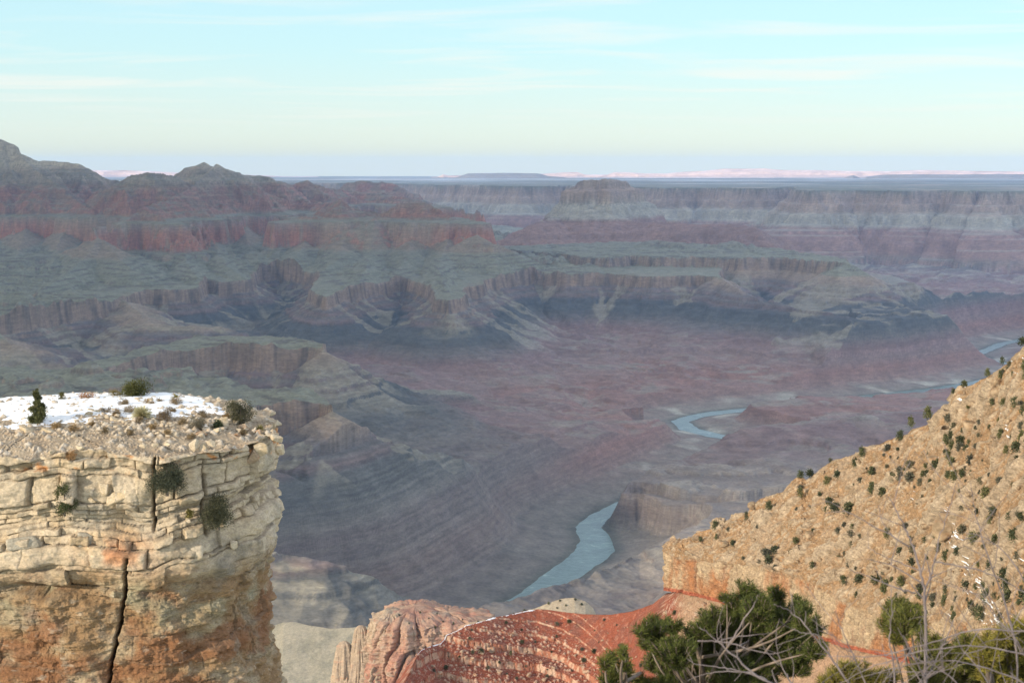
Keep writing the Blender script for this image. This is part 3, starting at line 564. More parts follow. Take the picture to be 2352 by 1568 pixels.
def hillside():
    n = int(1100*Q)
    c, r, b = pts(CREST, n), pts(RIM, n), pts(BASE, n)
    back = c + np.array([25, 60, -55]); back2 = c + np.array([40, 120, -140])
    mid1 = lerp(c, r, .5) + np.array([0, 0, 2.5])
    V = loft([back2, back, c, mid1, r, b], [4, 10, int(210*Q), int(210*Q), int(130*Q)], n)
    k0 = 14; rows = V.shape[0]; kr = 14+int(210*Q)*2; cliff = np.zeros(V.shape[:2]); cliff[kr-3:] = 1
    nn = normals(V); nn *= np.sign(nn[..., 2:3]+nn[..., 1:2]*-1.0)+1e-9; nn /= np.linalg.norm(nn, axis=-1, keepdims=True)+1e-9
    X, Y, Z = V[..., 0], V[..., 1], V[..., 2]
    tfade = np.ones(rows); tfade[:k0+1] = np.linspace(.1, .35, k0+1); tfade[k0:k0+26] = np.linspace(.35, 1, 26); tf = tfade[:, None]
    big = fbm3(X, Y, Z, 42, 4, 3)*9.0
    led = ridge2(X*.7+Y*.5, Z*2.2, 26, 4, 9, .55)-.6
    d1, d2, v1 = cells2(X/3.2, Y/3.2+Z/4, 1); rocks = np.clip(.5-d1, 0, 1)*3.2*(v1 > .55)*(v1)
    d1b, d2b, v2 = cells2(X/1.25, Y/1.25+Z/2, 2); rocks2 = np.clip(.48-d1b, 0, 1)*2.2*(v2 > .3)*v2
    # outcrop steps in the left half and along the crest
    oc = sstep(-.1, .35, fbm3(X, Y, Z, 60, 3, 15)+.45*sstep(1750, 1560, (X/Y*3352+1176))+.0)
    st = np.mod(Z+1.6*fbm3(X, Y, Z, 18, 2, 17), 5.2)/5.2; step = (sstep(.25, .75, st)-st)*5.2
    blk = fbm3(X, Y, Z, 6, 4, 21)*1.7
    d1c, d2c, v3 = cells2(X/.62, Y/.62+Z/.9, 3); d1e, _, v5 = cells2(X/7.5, Y/7.5+Z/9, 7); rocks = rocks + np.clip(.52-d1e, 0, .3)*7*(v5 > .72)*(1+.5*fbm3(X, Y, Z, 2, 3, 8)); rocks2 = rocks2 + np.clip(.46-d1c, 0, 1)*.9*(v3 > .4)*v3
    disp = (big*.6 + led*5.2*oc + rocks + rocks2 + blk*(.6+1.1*oc))*tf
    # the cliff: vertical joints, blocks, overhangs
    arc = (X*.55-Y*.85)
    jn = np.abs(pn2(arc/7.5, Z/45, 31))*1.0; jn2 = np.abs(pn2(arc/2.8, Z/12, 33))
    cd_ = 2.6*fbm2(arc, Z*.3, 22, 3, 35) - 2.6*np.exp(-(jn/.045)**2) - .9*np.exp(-(jn2/.05)**2) + .8*fbm2(arc, Z*3, 5, 4, 37) + .5*(sstep(.3, .6, np.mod(Z/5.3+1.2*fbm2(arc, Z, 20, 3, 39), 1))-.5) + 1.6*fbm3(X, Y, Z, 9, 4, 40)
    cw = np.zeros(rows); cw[kr-8:kr+4] = np.linspace(0, 1, 12); cw[kr+4:] = 1; cw = cw[:, None]
    D = disp*(1-cw) + (cd_*.9+blk*.3)*cw
    V = V + nn*D[..., None]; V[..., 2] += step*.55*oc*tf*(1-cw)*.6
    nz = grid_slope(V)
    C = np.full(V.shape, (.325, .20, .105))
    C = lerpc(C, (.35, .25, .16), sstep(-.2, .4, fbm3(X, Y, Z, 11, 4, 41)))
    C = lerpc(C, (.34, .19, .085), sstep(.1, .5, fbm3(X, Y, Z, 28, 4, 43))*.65)
    C = lerpc(C, (.42, .33, .23), sstep(.25, .6, rocks+rocks2)*.7)
    C = lerpc(C, (.25, .18, .11), sstep(.0, .4, fbm3(X, Y, Z, 5, 4, 45))*(1-cw)*.5)
    cc = lerpc(np.full(C.shape, (.40, .29, .18)), (.34, .155, .07), sstep(-.08, .22, fbm2(arc, Z*.5, 24, 5, 47, .6)))
    cc = lerpc(cc, (.24, .13, .08), sstep(.2, .5, fbm2(arc, Z*.15, 5, 3, 49))*.5)
    t = (np.arange(rows)-kr)/(rows-kr); red = np.clip(sstep(.86, .93, t+.05*0), 0, 1)[:, None]*np.ones(V.shape[:2])
    C = lerpc(C, cc, cw*np.ones(V.shape[:2])); C = lerpc(C, (.33, .10, .055), red)
    C *= (1+.30*fbm3(X, Y, Z, 2.2, 4, 51, .65))[..., None]
    q = grid_quads(*V.shape[:2])
    tag(mesh_np("rocky_hillside", V, q, MAT_SLOPE, np.clip(C, .02, .9)), "sunlit tan rocky hillside ending in an orange cliff on the right", kind="structure")
    # thin snow lying in streaks down the slope
    U = X/Y*3352+1176
    a = (Z-1380)*1.0 + (U-1900)*.0
    sx = Z-1.8*X+6*fbm2(X, Z, 22, 3, 60); streak = fbm2(sx/4.5, (X*.5+Z)/26, 1, 3, 61)*.9 + 1.25*fbm2(X, Z, 1.0, 4, 63, .7)
    zone = -.05 + (.34*np.exp(-((sx-1107)/3.5)**2) + .0*np.exp(-((sx-1120)/2.6)**2) + .30*np.exp(-((sx-1093)/4)**2))*sstep(1700, 1850, U) + .1*sstep(2000, 2330, U)
    s = streak + zone - .72 - .35*sstep(2190, 2080, U)
    s = np.where((cw < .1) & (np.arange(rows)[:, None] > k0-2), s, -1) - .25*(rocks+rocks2)
    VS = V + nn*(np.clip(s, -.3, .25)*.55)[..., None]
    k = (s.reshape(-1)[q] > -.04).any(1); f = q[k]; u, inv = np.unique(f, return_inverse=True)
    if len(f):
        tag(mesh_np("snow_patches", VS.reshape(-1, 3)[u], inv.reshape(-1, 4), MAT_SNOW, np.full((len(u), 3), .66)), "thin streaks of snow lying on the tan hillside", kind="stuff")
    return V, k0, kr

def ledges(Z, zl, hgt, soft=.5):
    """push height towards hard ledges listed in zl"""
    xp, fp = [-999.], [-999.]
    for k, a in enumerate(zl):
        if k: m = (zl[k-1]+hgt[k-1]+a)/2; xp.append(m); fp.append(m)
        c = a+hgt[k]/2; xp += [c-hgt[k]*.12, c+hgt[k]*.12]; fp += [a, a+hgt[k]]
    xp.append(zl[-1]+hgt[-1]+9); fp.append(xp[-1]); xp.append(5000); fp.append(5000)
    return np.interp(Z, xp, fp)
RCREST = [(880, 1640, 622), (925, 1572, 650), (945, 1535, 662), (958, 1505, 674), (968, 1490, 680), (990, 1482, 690), (1012, 1476, 697), (1026, 1458, 703), (1044, 1450, 706), (1070, 1436, 711), (1095, 1430, 715), (1130, 1418, 722), (1165, 1412, 728), (1200, 1403, 735), (1232, 1398, 740), (1262, 1400, 739), (1290, 1404, 738), (1340, 1410, 730),
 (1400, 1411, 715), (1450, 1403, 700), (1500, 1386, 680), (1530, 1362, 650), (1560, 1356, 632), (1640, 1374, 607), (1720, 1396, 578), (1800, 1430, 550), (1870, 1456, 530), (1930, 1478, 512), (2000, 1494, 485), (2080, 1514, 462), (2150, 1534, 438), (2250, 1562, 397), (2352, 1594, 360), (2560, 1655, 312)]
def red_slope():
    n = int(1000*Q); m = int(430*Q)
    c = pts(RCREST, n); b = descend(RCREST, n, 1760, .50)
    back = c+np.array([-12, 30, -22]); back2 = c+np.array([-30, 80, -110])
    V = loft([back2, back, c, b], [4, 8, m], n); X, Y, Z = V[..., 0], V[..., 1], V[..., 2]; rows = len(V)
    k0 = 12; tf = np.ones(rows); tf[:k0] = .3; tf[k0:k0+14] = np.linspace(.3, 1, 14); tf = tf[:, None]
    Z1 = Z + (1.0*fbm2(X, Y, 40, 3, 71) + .6*fbm2(X, Y, 7, 3, 73))*tf
    sl = Z1 + np.interp(X, [-70, -36, 5, 42, 66, 95], [-17, -9, 1, 8, 20, 34]) + .5*fbm2(X, Y, 26, 3, 75)
    zl = [1168, 1174, 1180, 1186, 1191, 1196, 1201, 1206.5, 1212, 1217.3, 1222.4, 1228.2, 1232.6, 1237, 1240]; hg = [3, 3, 3, 3, 2.4, 3, 2.6, 3.2, 2.4, 3.2, 3.0, 1.3, .9, .7, .6]
    sl2 = ledges(sl, zl, hg); dz = (sl2-sl)
    hw = (np.gradient(sl2, axis=0)/(np.gradient(sl, axis=0)+1e-6)); hard = sstep(1.6, 3.5, hw)
    Xn = X.copy(); Yn = Y.copy()
    # joints in the ledges
    jt = np.abs(pn2((X+.4*Y)/3.4, sl/9, 77)); jd = np.exp(-(jt/.06)**2)*hard
    d1, d2, v1 = cells2(X/2.3, Y/2.3, 5); rk = np.clip(.46-d1, 0, 1)*2.6*(v1 > .66)*v1
    d1b, d2b, v2 = cells2(X/.9, Y/.9, 6); rk2 = np.clip(.46-d1b, 0, 1)*1.3*(v2 > .5)*v2
    dens = sstep(1236, 1226, sl)*.8 + .15 + .6*sstep(1500, 1560, X/Y*3352+1176)*sstep(1800, 1700, X/Y*3352+1176)
    Zn = Z1 + dz*tf + (rk*np.clip(dens, 0, 1) + rk2*np.clip(dens+.1, 0, 1))*tf
    Yn = Yn - (.8*fbm2(X, sl, 5, 3, 79)*hard - 1.3*jd)
    V = np.stack([Xn, Yn, Zn], -1)
    U = X/Y*3352+1176
    C = np.full(V.shape, (.245, .072, .040))
    C = lerpc(C, (.20, .075, .05), sstep(-.1, .4, fbm2(X, Y, 12, 4, 81)))
    C = lerpc(C, (.35, .145, .085), hard*.85)
    C = lerpc(C, (.50, .35, .24), hard*sstep(.0, .35, fbm2(X, Y, 4, 3, 83)+.1)*.8)
    C = lerpc(C, (.46, .32, .23), sstep(.15, .5, rk)*.8*np.clip(dens*1.6, 0, 1)); C = lerpc(C, (.48, .35, .26), sstep(.12, .35, rk2)*.75*np.clip(dens*1.5, 0, 1))
    tal = sstep(1500, 1580, U + 60*fbm2(X, Y, 20, 3, 85))*sstep(40, 15, np.abs(U-1640)/3.)
    C = lerpc(C, (.36, .25, .155), np.clip(sstep(1515, 1600, U+50*fbm2(X, Y, 14, 3, 85))*.75, 0, 1))
    C *= (1+.18*fbm2(X, Y, 1.6, 3, 87))[..., None]
    q = grid_quads(*V.shape[:2])
    tag(mesh_np("red_slope", V, q, MAT_RED, np.clip(C, .02, .9)), "red ledged slope below the orange cliff strewn with stones", kind="structure")
    sn = .5*np.exp(-((np.arange(rows)[:, None]-k0-2)/3.)**2)*(U < 1235)*(U > 955) + .45*fbm2(X, Y, 5, 3, 89) - .38
    VS = V + np.array([0, 0, 1])*np.clip(sn, -.3, .3)[..., None]; k = (sn.reshape(-1)[q] > -.03).all(1) & (np.arange(len(q))//(V.shape[1]-1) > k0-6)
    f = q[k]; u, inv = np.unique(f, return_inverse=True)
    if len(f): tag(mesh_np("snow_edge", VS.reshape(-1, 3)[u], inv.reshape(-1, 4), MAT_SNOW, np.full((len(u), 3), .78)), "thin line of snow along the top edge of the red slope", kind="stuff")
    return V, k0

def simple_ridge(name, lab, crest, vb, slope, n, m, colf, rough, mat, back=(0, 200, -80), amp=1):
    c = pts(crest, n); b = descend(crest, n, vb, slope); V = loft([c+np.array(back)*2.5, c+np.array(back), c, b], [4, 8, m], n)
    X, Y, Z = V[..., 0], V[..., 1], V[..., 2]; k0 = 12
    tf = np.ones(len(V)); tf[:k0] = .4; tf[k0:k0+20] = np.linspace(.25, 1, 20)
    V[..., 2] += rough(X, Y, Z)*tf[:, None]*amp
    return tag(mesh_np(name, V, grid_quads(*V.shape[:2]), mat, np.clip(colf(X, Y, V[..., 2], grid_slope(V)), .02, .9)), lab, kind="structure"), V

def rock_mass(outline, ztop, zbot, n, m, disp, colf, capn=0, dens=None, topz=None, mat=None, name="", lab="", capcol=None, kind="structure", curve=None):
    """a walled mass: closed plan outline, walls pushed in and out by disp(arc, z), and a cap"""
    P = np.asarray(outline, float); Pc = np.vstack([P, P[:1]])
    for _ in range(3):      # round the plan
        Qn = []; 
        for k in range(len(Pc)-1): Qn += [lerp(Pc[k], Pc[k+1], .25), lerp(Pc[k], Pc[k+1], .75)]
        Pc = np.array(Qn+[Qn[0]])
    s = np.concatenate([[0], np.cumsum(np.hypot(*np.diff(Pc, axis=0).T))])
    t = np.linspace(0, s[-1], n, endpoint=False)
    if dens is not None:
        w = dens(np.interp(t, s, Pc[:, 0]), np.interp(t, s, Pc[:, 1])); cw = np.concatenate([[0], np.cumsum(w)]); t = np.interp(np.linspace(0, cw[-1], n, endpoint=False), cw, np.append(t, s[-1]))
    px, py = np.interp(t, s, Pc[:, 0]), np.interp(t, s, Pc[:, 1])
    tx, ty = np.roll(px, -2)-np.roll(px, 2), np.roll(py, -2)-np.roll(py, 2); l = np.hypot(tx, ty); tx, ty = tx/l, ty/l
    area = .5*np.sum(px*np.roll(py, -1)-np.roll(px, -1)*py); sg = 1 if area > 0 else -1
    nx, ny = ty*sg, -tx*sg
    zz = np.linspace(0, 1, m)[:, None]; zt = topz(px, py)[None, :] if topz else ztop
    Zc = zt + (zbot-zt)*zz; A = np.broadcast_to(t[None, :], Zc.shape)
    PX, PY = np.broadcast_to(px, Zc.shape), np.broadcast_to(py, Zc.shape)
    D = disp(A, Zc, PX, PY)
    V = np.stack([PX+nx*D, PY+ny*D, Zc], -1)
    q = grid_quads(m, n, wrap=True)
    C = colf(A, Zc, V)
    nc = capn or 24
    cx, cy = px.mean(), py.mean()
    rim = V[0]; k = np.linspace(1, 0.02, nc)[1:, None]
    XX = cx+(rim[:, 0]-cx)*k; YY = cy+(rim[:, 1]-cy)*k
    ZZ_ = topz(XX, YY) if topz else np.full(XX.shape, ztop)
    f = sstep(1, .9, k); ZZ_ = lerp(rim[:, 2][None, :] + (ZZ_-ZZ_[0:1])*1, ZZ_, f)
    cap = np.stack([XX, YY, ZZ_], -1)
    return V, cap, C, q, (nx, ny, t)

def layered(A, Z, layers, seed):
    """ashlar-like fracture pattern: per bed random block widths, each block sticking out a little"""
    out = np.zeros(Z.shape); bid = np.zeros(Z.shape); edge = np.full(Z.shape, 9.)
    rg = np.random.default_rng(seed)
    Zw = Z + .6*fbm2(A, Z*.5, 4.5, 4, seed+1) + .035*fbm2(A, Z, .8, 2, seed+2)
    for k, (z1, z0, w, pr, off, cr, rd) in enumerate(layers):         # top, bottom, block width, protrusion, offset, crack depth, rounding
        L_ = A.max()+2; nb = int(L_/w)+3; b = np.cumsum(rg.uniform(.45, 1.6, nb+6))*w; b = b - b[0] - w
        val = rg.normal(0, 1, nb+8); val2 = rg.random(nb+8); slant = rg.normal(0, .22, nb+8)
        Aw = A + .10*fbm2(A, Z, 1.1, 2, seed+5+k) + (Z-z0)*.12*np.sin(A*.7+k)
        i = np.clip(np.searchsorted(b, Aw)-1, 0, len(b)-2)
        js = np.where(rg.random(len(b)+2) < .48, .15, rg.uniform(.6, 1.2, len(b)+2)); wd = b[i+1]-b[i]; e0, e1 = Aw-b[i], b[i+1]-Aw; jk = np.where(e0 < e1, js[i], js[i+1]); e = np.minimum(e0, e1) + (jk < .3)*.12; tz = np.minimum(z1-Zw, Zw-z0)
        m = (Zw <= z1) & (Zw > z0)
        ee = np.minimum(e, tz*1.2); r = rd
        dd = off + pr*val[i] + slant[i]*(Aw-b[i]-wd/2)*pr*2 - cr*jk*(.5+.8*np.clip(.5+2*fbm2(A, Z, 2.2, 2, seed+40+k), 0, 1))*np.exp(-(ee/.045)**2) - .6*r*np.clip(1-ee/(r*1.2+.01), 0, 1)**2
        out = np.where(m, dd, out); bid = np.where(m, val2[i]+k*7.3, bid); edge = np.where(m, ee, edge)
    return out, bid, edge
# ------------------------------------------------------------------ the limestone promontory on the left
PROM = [(-36, 76), (-31, 74.2), (-27, 74.6), (-24.3, 73.6), (-21, 73.9), (-17.5, 73.9), (-15.4, 75.2), (-13.7, 77.0), (-13.0, 79.5), (-13.3, 83.5), (-15.2, 88), (-18.5, 91.5), (-23, 93.8), (-28.5, 93.6), (-34, 91), (-38, 84)]
LAY = [(1448.5, 1445.75, 1.0, .14, -.10, .12, .12), (1445.75, 1445.22, 1.9, .2, .02, .22, .10), (1445.22, 1444.75, 1.3, .16, -.12, .2, .10), (1444.75, 1444.38, 1.1, .14, -.05, .18, .09), (1444.38, 1442.95, 1.6, .24, .02, .30, .16), (1442.95, 1442.6, 1.4, .14, -.08, .14, .08), (1442.6, 1442.32, 1.2, .12, -.28, .12, .06),
 (1442.32, 1442.08, 1.6, .12, -.42, .1, .05), (1442.08, 1441.85, 1.3, .12, -.5, .1, .05), (1441.85, 1441.55, 1.7, .14, -.42, .1, .05), (1441.55, 1441.2, 1.5, .16, -.25, .12, .07), (1441.2, 1440.75, .8, .2, -.05, .16, .10), (1440.75, 1439.75, 2.6, .2, .02, .24, .2), (1439.75, 1439.5, 2.2, .12, -.14, .12, .06), (1439.5, 1438.5, 3.2, .15, -.12, .12, .14),
 (1438.5, 1438.1, 2.9, .07, -.25, .04, .03), (1438.1, 1437.5, 3.5, .05, -.3, .03, .03), (1437.5, 1436.9, 4.2, .05, -.28, .02, .03), (1436.9, 1435.8, 3.9, .08, -.32, .02, .04), (1435.8, 1434.3, 5.4, .08, -.34, .02, .04), (1434.3, 1432.6, 6.0, .08, -.25, .02, .04), (1432.6, 1424, 7, .1, -.05, .02, .05)]
PROMA = [np.array(p_, float) for p_ in PROM]
def prom_top(x, y):
    r = np.hypot((x+23.5)/12.5, (y-86)/11)
    pd, _ = pdist(np.asarray(x), np.asarray(y), PROMA)
    return 1446.0 - .035*(y-74) + .80*np.clip(1-r**2, -.6, 1) - (.08+.6*np.clip(fbm2(x, y, 3.0, 3, 405)+.15, 0, 1))*sstep(-2.8, -.3, pd) + .16*fbm2(x, y, 3.2, 4, 401) + .05*fbm2(x, y, .8, 3, 403)
def prom_disp(A, Z, X, Y):
    out, bid, edge = layered(A, Z - .17*np.clip(X+18.5, 0, 6)*sstep(1446.2, 1444, Z) + .10*np.clip(-23-X, 0, 6), LAY, 77)
    out = out + np.interp(Z, [1425, 1431.7, 1434, 1436, 1438.3, 1439.2, 1440.4, 1441.3, 1442, 1442.6, 1443.1, 1446], [1.0, 0, -.5, -.6, -.45, .05, .05, -.15, -.35, -.3, 0, -.05])
    rough = sstep(1439.8, 1438.2, Z)
    out = out + .85*fbm3(X, Y, Z, 3.4, 3, 411) + .34*fbm3(X, Y, Z*1.2, 1.3, 3, 412) + rough*(.62*fbm3(X, Y, Z*2.2, 1.5, 5, 413, .6)) + .13*fbm3(X, Y, Z*1.6, .5, 3, 417)
    # rubble slopes on two ledges
    # two deep joints
    for x0, z1, z0, dep, tl in ((-18.5, 1446.5, 1441.6, 1.0, .04), (-20.1, 1440.3, 1431, 2.2, .20), (-15.7, 1444.4, 1441.2, .7, -.02), (-27.2, 1444.4, 1440, .6, .1)):
        xx = X - (x0 + (Z-1438)*tl + .10*fbm2(Z, Z*0, 1.6, 3, 421+int(dep*10)))
        xx = xx + .12*fbm2(Z, Z*0, .5, 3, 425); out = out - dep*.8*np.exp(-(xx/.065)**2)*sstep(z1, z1-.3, Z)*sstep(z0-.3, z0, Z)*(Y < 80)
    out = out - .9*np.exp(-((X+28.6)/.7)**2-((Z-1436.6)/.55)**2) - .8*np.exp(-((X+24.8)/2.6)**2-((Z-1438.35)/.28)**2)
    prom_disp.bid, prom_disp.edge = bid, edge
    return out
def prom_col(A, Z, V):
    X, Y = V[..., 0], V[..., 1]; b = prom_disp.bid; e = prom_disp.edge
    C = np.full(V.shape, (.42, .335, .225))
    C = lerpc(C, (.47, .385, .275), np.mod(b*5.7, 1)*.7)
    C = lerpc(C, (.46, .32, .17), sstep(.1, .5, fbm3(X, Y, Z, 2.6, 3, 431))*.6)
    t = sstep(1440.6, 1438.0, Z + 1.1*fbm3(X, Y, Z, 3.5, 3, 433))
    low = lerpc(np.full(C.shape, (.245, .155, .08)), (.30, .23, .145), sstep(-.2, .3, fbm3(X, Y, Z*2, 2.2, 4, 435)))
    low = lerpc(low, (.19, .085, .04), sstep(.02, .35, fbm3(X, Y, Z*1.6, 3.0, 4, 437)+.22*sstep(1436.5, 1435.5, Z)*sstep(1433, 1434.5, Z))*.8)
    low = lerpc(low, (.27, .27, .18), sstep(.05, .4, fbm3(X, Y, Z, 3, 3, 439))*.6*sstep(1435.5, 1437, Z))
    low = lerpc(low, (.42, .35, .26), sstep(.25, .5, fbm3(X, Y, Z*3, .7, 3, 441))*.5)
    C = lerpc(C, low, t)
    C = lerpc(C, (.30, .27, .21), sstep(.05, .4, fbm3(X, Y, Z*.7, 2.0, 4, 436))*.5*(1-t))
    C = lerpc(C, (.47, .19, .05), sstep(.12, .4, fbm3(X, Y, Z*1.5, .9, 4, 443))*sstep(1444.3, 1444.8, Z)*.85)      # orange lichen
    C = lerpc(C, (.42, .20, .10), np.exp(-((X+20.2)/1.6)**2-((Z-1440.4)/.8)**2)*.95*sstep(-.3, .1, fbm3(X, Y, Z, 1.5, 2, 445)))
    C = lerpc(C, (.12, .11, .09), sstep(.18, .42, fbm3(X, Y, Z*.8, 1.9, 4, 447))*.6*sstep(1441.6, 1440.3, Z)*sstep(1437.4, 1438.4, Z))
    C = lerpc(C, (.23, .20, .15), sstep(.2, .45, fbm3(X, Y, Z*.6, 1.3, 4, 449))*.45)
    C = lerpc(C, (.16, .12, .08), sstep(.06, .0, e)*.45)
    return np.clip(C*(1+.12*fbm3(X, Y, Z, .35, 3, 451))[..., None], .02, .9)
def promontory():
    n, m = int(1500*Q), int(560*Q)
    dens = lambda x, y: np.where((y < 82) & (x < -11), 3.2, .6)
    V, cap, C, q, (nx, ny, t) = rock_mass(PROM, 1446, 1426, n, m, prom_disp, prom_col, capn=int(300*Q), dens=dens, topz=prom_top)
    X, Y = cap[..., 0], cap[..., 1]
    d1, d2, v1 = cells2(X/.55, Y/.55, 11); rk = np.clip(.45-d1, 0, 1)*.55*(v1 > .6)*v1
    d1b, d2b, v2 = cells2(X/.2, Y/.2, 12); rk2 = np.clip(.45-d1b, 0, 1)*.22*(v2 > .35)*v2
    cap[..., 2] += rk+rk2
    CC = lerpc(np.full(cap.shape, (.33, .26, .18)), (.48, .41, .32), np.clip(sstep(.03, .1, rk)+sstep(.02, .05, rk2)*.7, 0, 1))
    CC = lerpc(CC, (.34, .24, .15), sstep(.0, .4, fbm2(X, Y, 1.4, 3, 461))*.5)
    nn = V.shape[0]; allV = np.concatenate([V.reshape(-1, 3), cap.reshape(-1, 3)]); base = (nn)*V.shape[1]
    ring = np.arange(V.shape[1]); capq = grid_quads(cap.shape[0], cap.shape[1], wrap=True)+base
    j = np.stack([ring, (ring+1) % n, base+(ring+1) % n, base+ring], -1)
    o = mesh_np("limestone_promontory", allV, np.concatenate([q, capq[:, ::-1], j[:, ::-1]]), MAT_ROCK, np.concatenate([C.reshape(-1, 3), CC.reshape(-1, 3)]))
    tag(o, "blocky cream and rust limestone promontory with a flat snowy top", kind="structure")
    # snow on the top
    gx, gy = np.meshgrid(np.linspace(-37, -12, int(560*Q)), np.linspace(75, 94, int(400*Q)))
    zt = prom_top(gx, gy); r = np.hypot((gx+24)/9.8, (gy-86.3)/7.2)
    s = .26*(1-r**1.6*1.1) + .42*fbm2(gx*.5, gy*1.1, 2.4, 4, 471, .6) - .02
    pd_, _ = pdist(gx, gy, [np.array(p_, float) for p_ in PROM]); s = s - .5*sstep(-3.2, -1.6, pd_); s = np.clip(s, -.14, .10); Vs = np.stack([gx, gy, zt+s+.03], -1); qq = grid_quads(*gx.shape)
    k = (s.reshape(-1)[qq] > -.12).all(1); f = qq[k]; u, inv = np.unique(f, return_inverse=True)
    tag(mesh_np("snow", Vs.reshape(-1, 3)[u], inv.reshape(-1, 4), MAT_SNOW, np.full((len(u), 3), .80)), "melting sheet of white snow on top of the limestone promontory", kind="stuff")
def spires():
    d0 = 1480.
    def mk(name, lab, u, v, w, depth, zdrop, seed, cols, lean=0, flat=.2, n=150, m=150, kind="structure", flute=1.):
        top = at_d(u, v, d0); k = d0/3352.; W_ = w*k*1.35
        a = np.linspace(0, 2*np.pi, n, endpoint=False)[None, :]; t = np.linspace(0, 1, m)[:, None]
        z = top[2] - t**1.0*zdrop
        q0 = (.55 if flat < .4 else .88)*(1-flat)+flat; prof = (1. if flat < .4 else 1.5)*np.where(t < .06, np.sqrt(np.clip(t/.06, 0, 1))*q0, q0 + (t-.06)*(1.9*(1-flat)+.25))
        rx, ry = W_*prof, depth*k*prof
        x = top[0] + lean*k*t + rx*np.cos(a); y = top[1] + depth*k*.6 + ry*np.sin(a)
        f = 1 + flute*(.26*fbm3(np.cos(a)*3+0*t, np.sin(a)*3+0*t, z/60+0*a, 1, 4, seed)+.12*fbm3(x, y, z*2.5, 9, 4, seed+3)-.2*np.exp(-(np.abs(pn2(a*2.2+0*t, z/70, seed+9))/.07)**2))
        x = top[0]+lean*k*t+rx*f*np.cos(a); y = top[1]+depth*k*.6+ry*f*np.sin(a)
        z = z + (1-t)**8*(2.0 if flat < .4 else 6.5)*fbm2(x, y, 16, 4, seed+11) + 0*a
        V = np.stack([x, y, z], -1)
        C = lerpc(np.full(V.shape, cols[0]), cols[1], sstep(-.2, .3, fbm3(x, y, z*.3, 16, 4, seed+5)))
        C = lerpc(C, cols[2], sstep(.1, .4, fbm3(x, y, z*3, 12, 3, seed+6))*.6)
        C *= (1+.15*fbm3(x, y, z, 4, 3, seed+7))[..., None]
        return tag(mesh_np(name, V, grid_quads(m, n, wrap=True)[:, ::-1], MAT_SPIRE, np.clip(C, .02, .9)), lab, kind=kind)
    tan = ((.38, .28, .19), (.31, .23, .165), (.40, .23, .15)); pink = ((.34, .215, .15), (.34, .175, .12), (.33, .265, .19))
    mk("rock_spire", "tallest tan rock spire of the group beside the pink buttress", 827, 1438, 17, 17, 90, 501, tan)
    mk("rock_spire", "short tan spire at the left end of the spire group", 788, 1473, 18, 18, 90, 511, tan)
    mk("rock_spire", "small pointed spire between the tallest and the leftmost", 812, 1486, 12, 14, 90, 521, tan)
    mk("rock_spire", "narrow spire just right of the tallest one", 847, 1462, 13, 15, 90, 531, tan)
    mk("rock_spire", "thin fin of tan rock standing against the buttress", 868, 1505, 12, 20, 80, 541, tan)
    mk("rock_buttress", "grey tan pillar forming the left edge of the pink buttress", 896, 1408, 24, 40, 130, 551, tan, flat=.5, n=260, m=260, flute=1.5)
    mk("rock_buttress", "broad pink and red rock buttress with a rounded top", 950, 1405, 46, 80, 150, 561, pink, flat=.7, n=420, m=300, flute=1.15)
    mk("rock_buttress", "low right shoulder of the pink buttress", 1028, 1413, 56, 60, 120, 571, pink, flat=.55, n=340, m=240, flute=1.2)
MAT_SPIRE = ground_mat("spire_rock", [(7, 3, .2), (1.8, 1, .2)], (3, 1.5), .6, bumpd=1.5)
HV, HK0, HKR = hillside()
RV, RK0 = red_slope()
spires()
simple_ridge("pale_hill", "smooth pale grey hill behind the spires", [(480, 1490, 2900), (560, 1452, 2850), (620, 1438, 2800), (650, 1427, 2780), (680, 1427, 2770), (712, 1436, 2750), (760, 1443, 2720), (800, 1440, 2700), (850, 1436, 2680), (900, 1446, 2660), (1000, 1470, 2620), (1150, 1540, 2600)], 1750, .34, 340, 200,
  lambda X, Y, Z, nz: lerpc(np.full(Z.shape+(3,), (.28, .245, .18)), (.21, .19, .14), sstep(-.2, .3, fbm2(X, Y, 60, 5, 601, .65))), lambda X, Y, Z: 26*fbm2(X, Y, 420, 2, 603)+5.0*fbm2(X, Y, 60, 5, 605, .6), MAT_SPIRE, back=(0, 250, -90))
simple_ridge("tan_ridge", "tan ridge top with a rounded knoll just behind the red slope", [(1010, 1480, 1480), (1045, 1440, 1465), (1080, 1428, 1455), (1140, 1419, 1450), (1190, 1405, 1450), (1230, 1396, 1450), (1262, 1383, 1450), (1290, 1374, 1450), (1320, 1371, 1450), (1345, 1380, 1450), (1362, 1395, 1450), (1374, 1420, 1450), (1390, 1470, 1450)], 1520, .5, 420, 110,
  lambda X, Y, Z, nz: lerpc(np.full(Z.shape+(3,), (.33, .265, .185)), (.34, .21, .145), sstep(1120, 1040, X/Y*3352+1176)), lambda X, Y, Z: 3.5*fbm2(X, Y, 45, 4, 613), MAT_SPIRE, back=(0, 60, -40))
promontory()
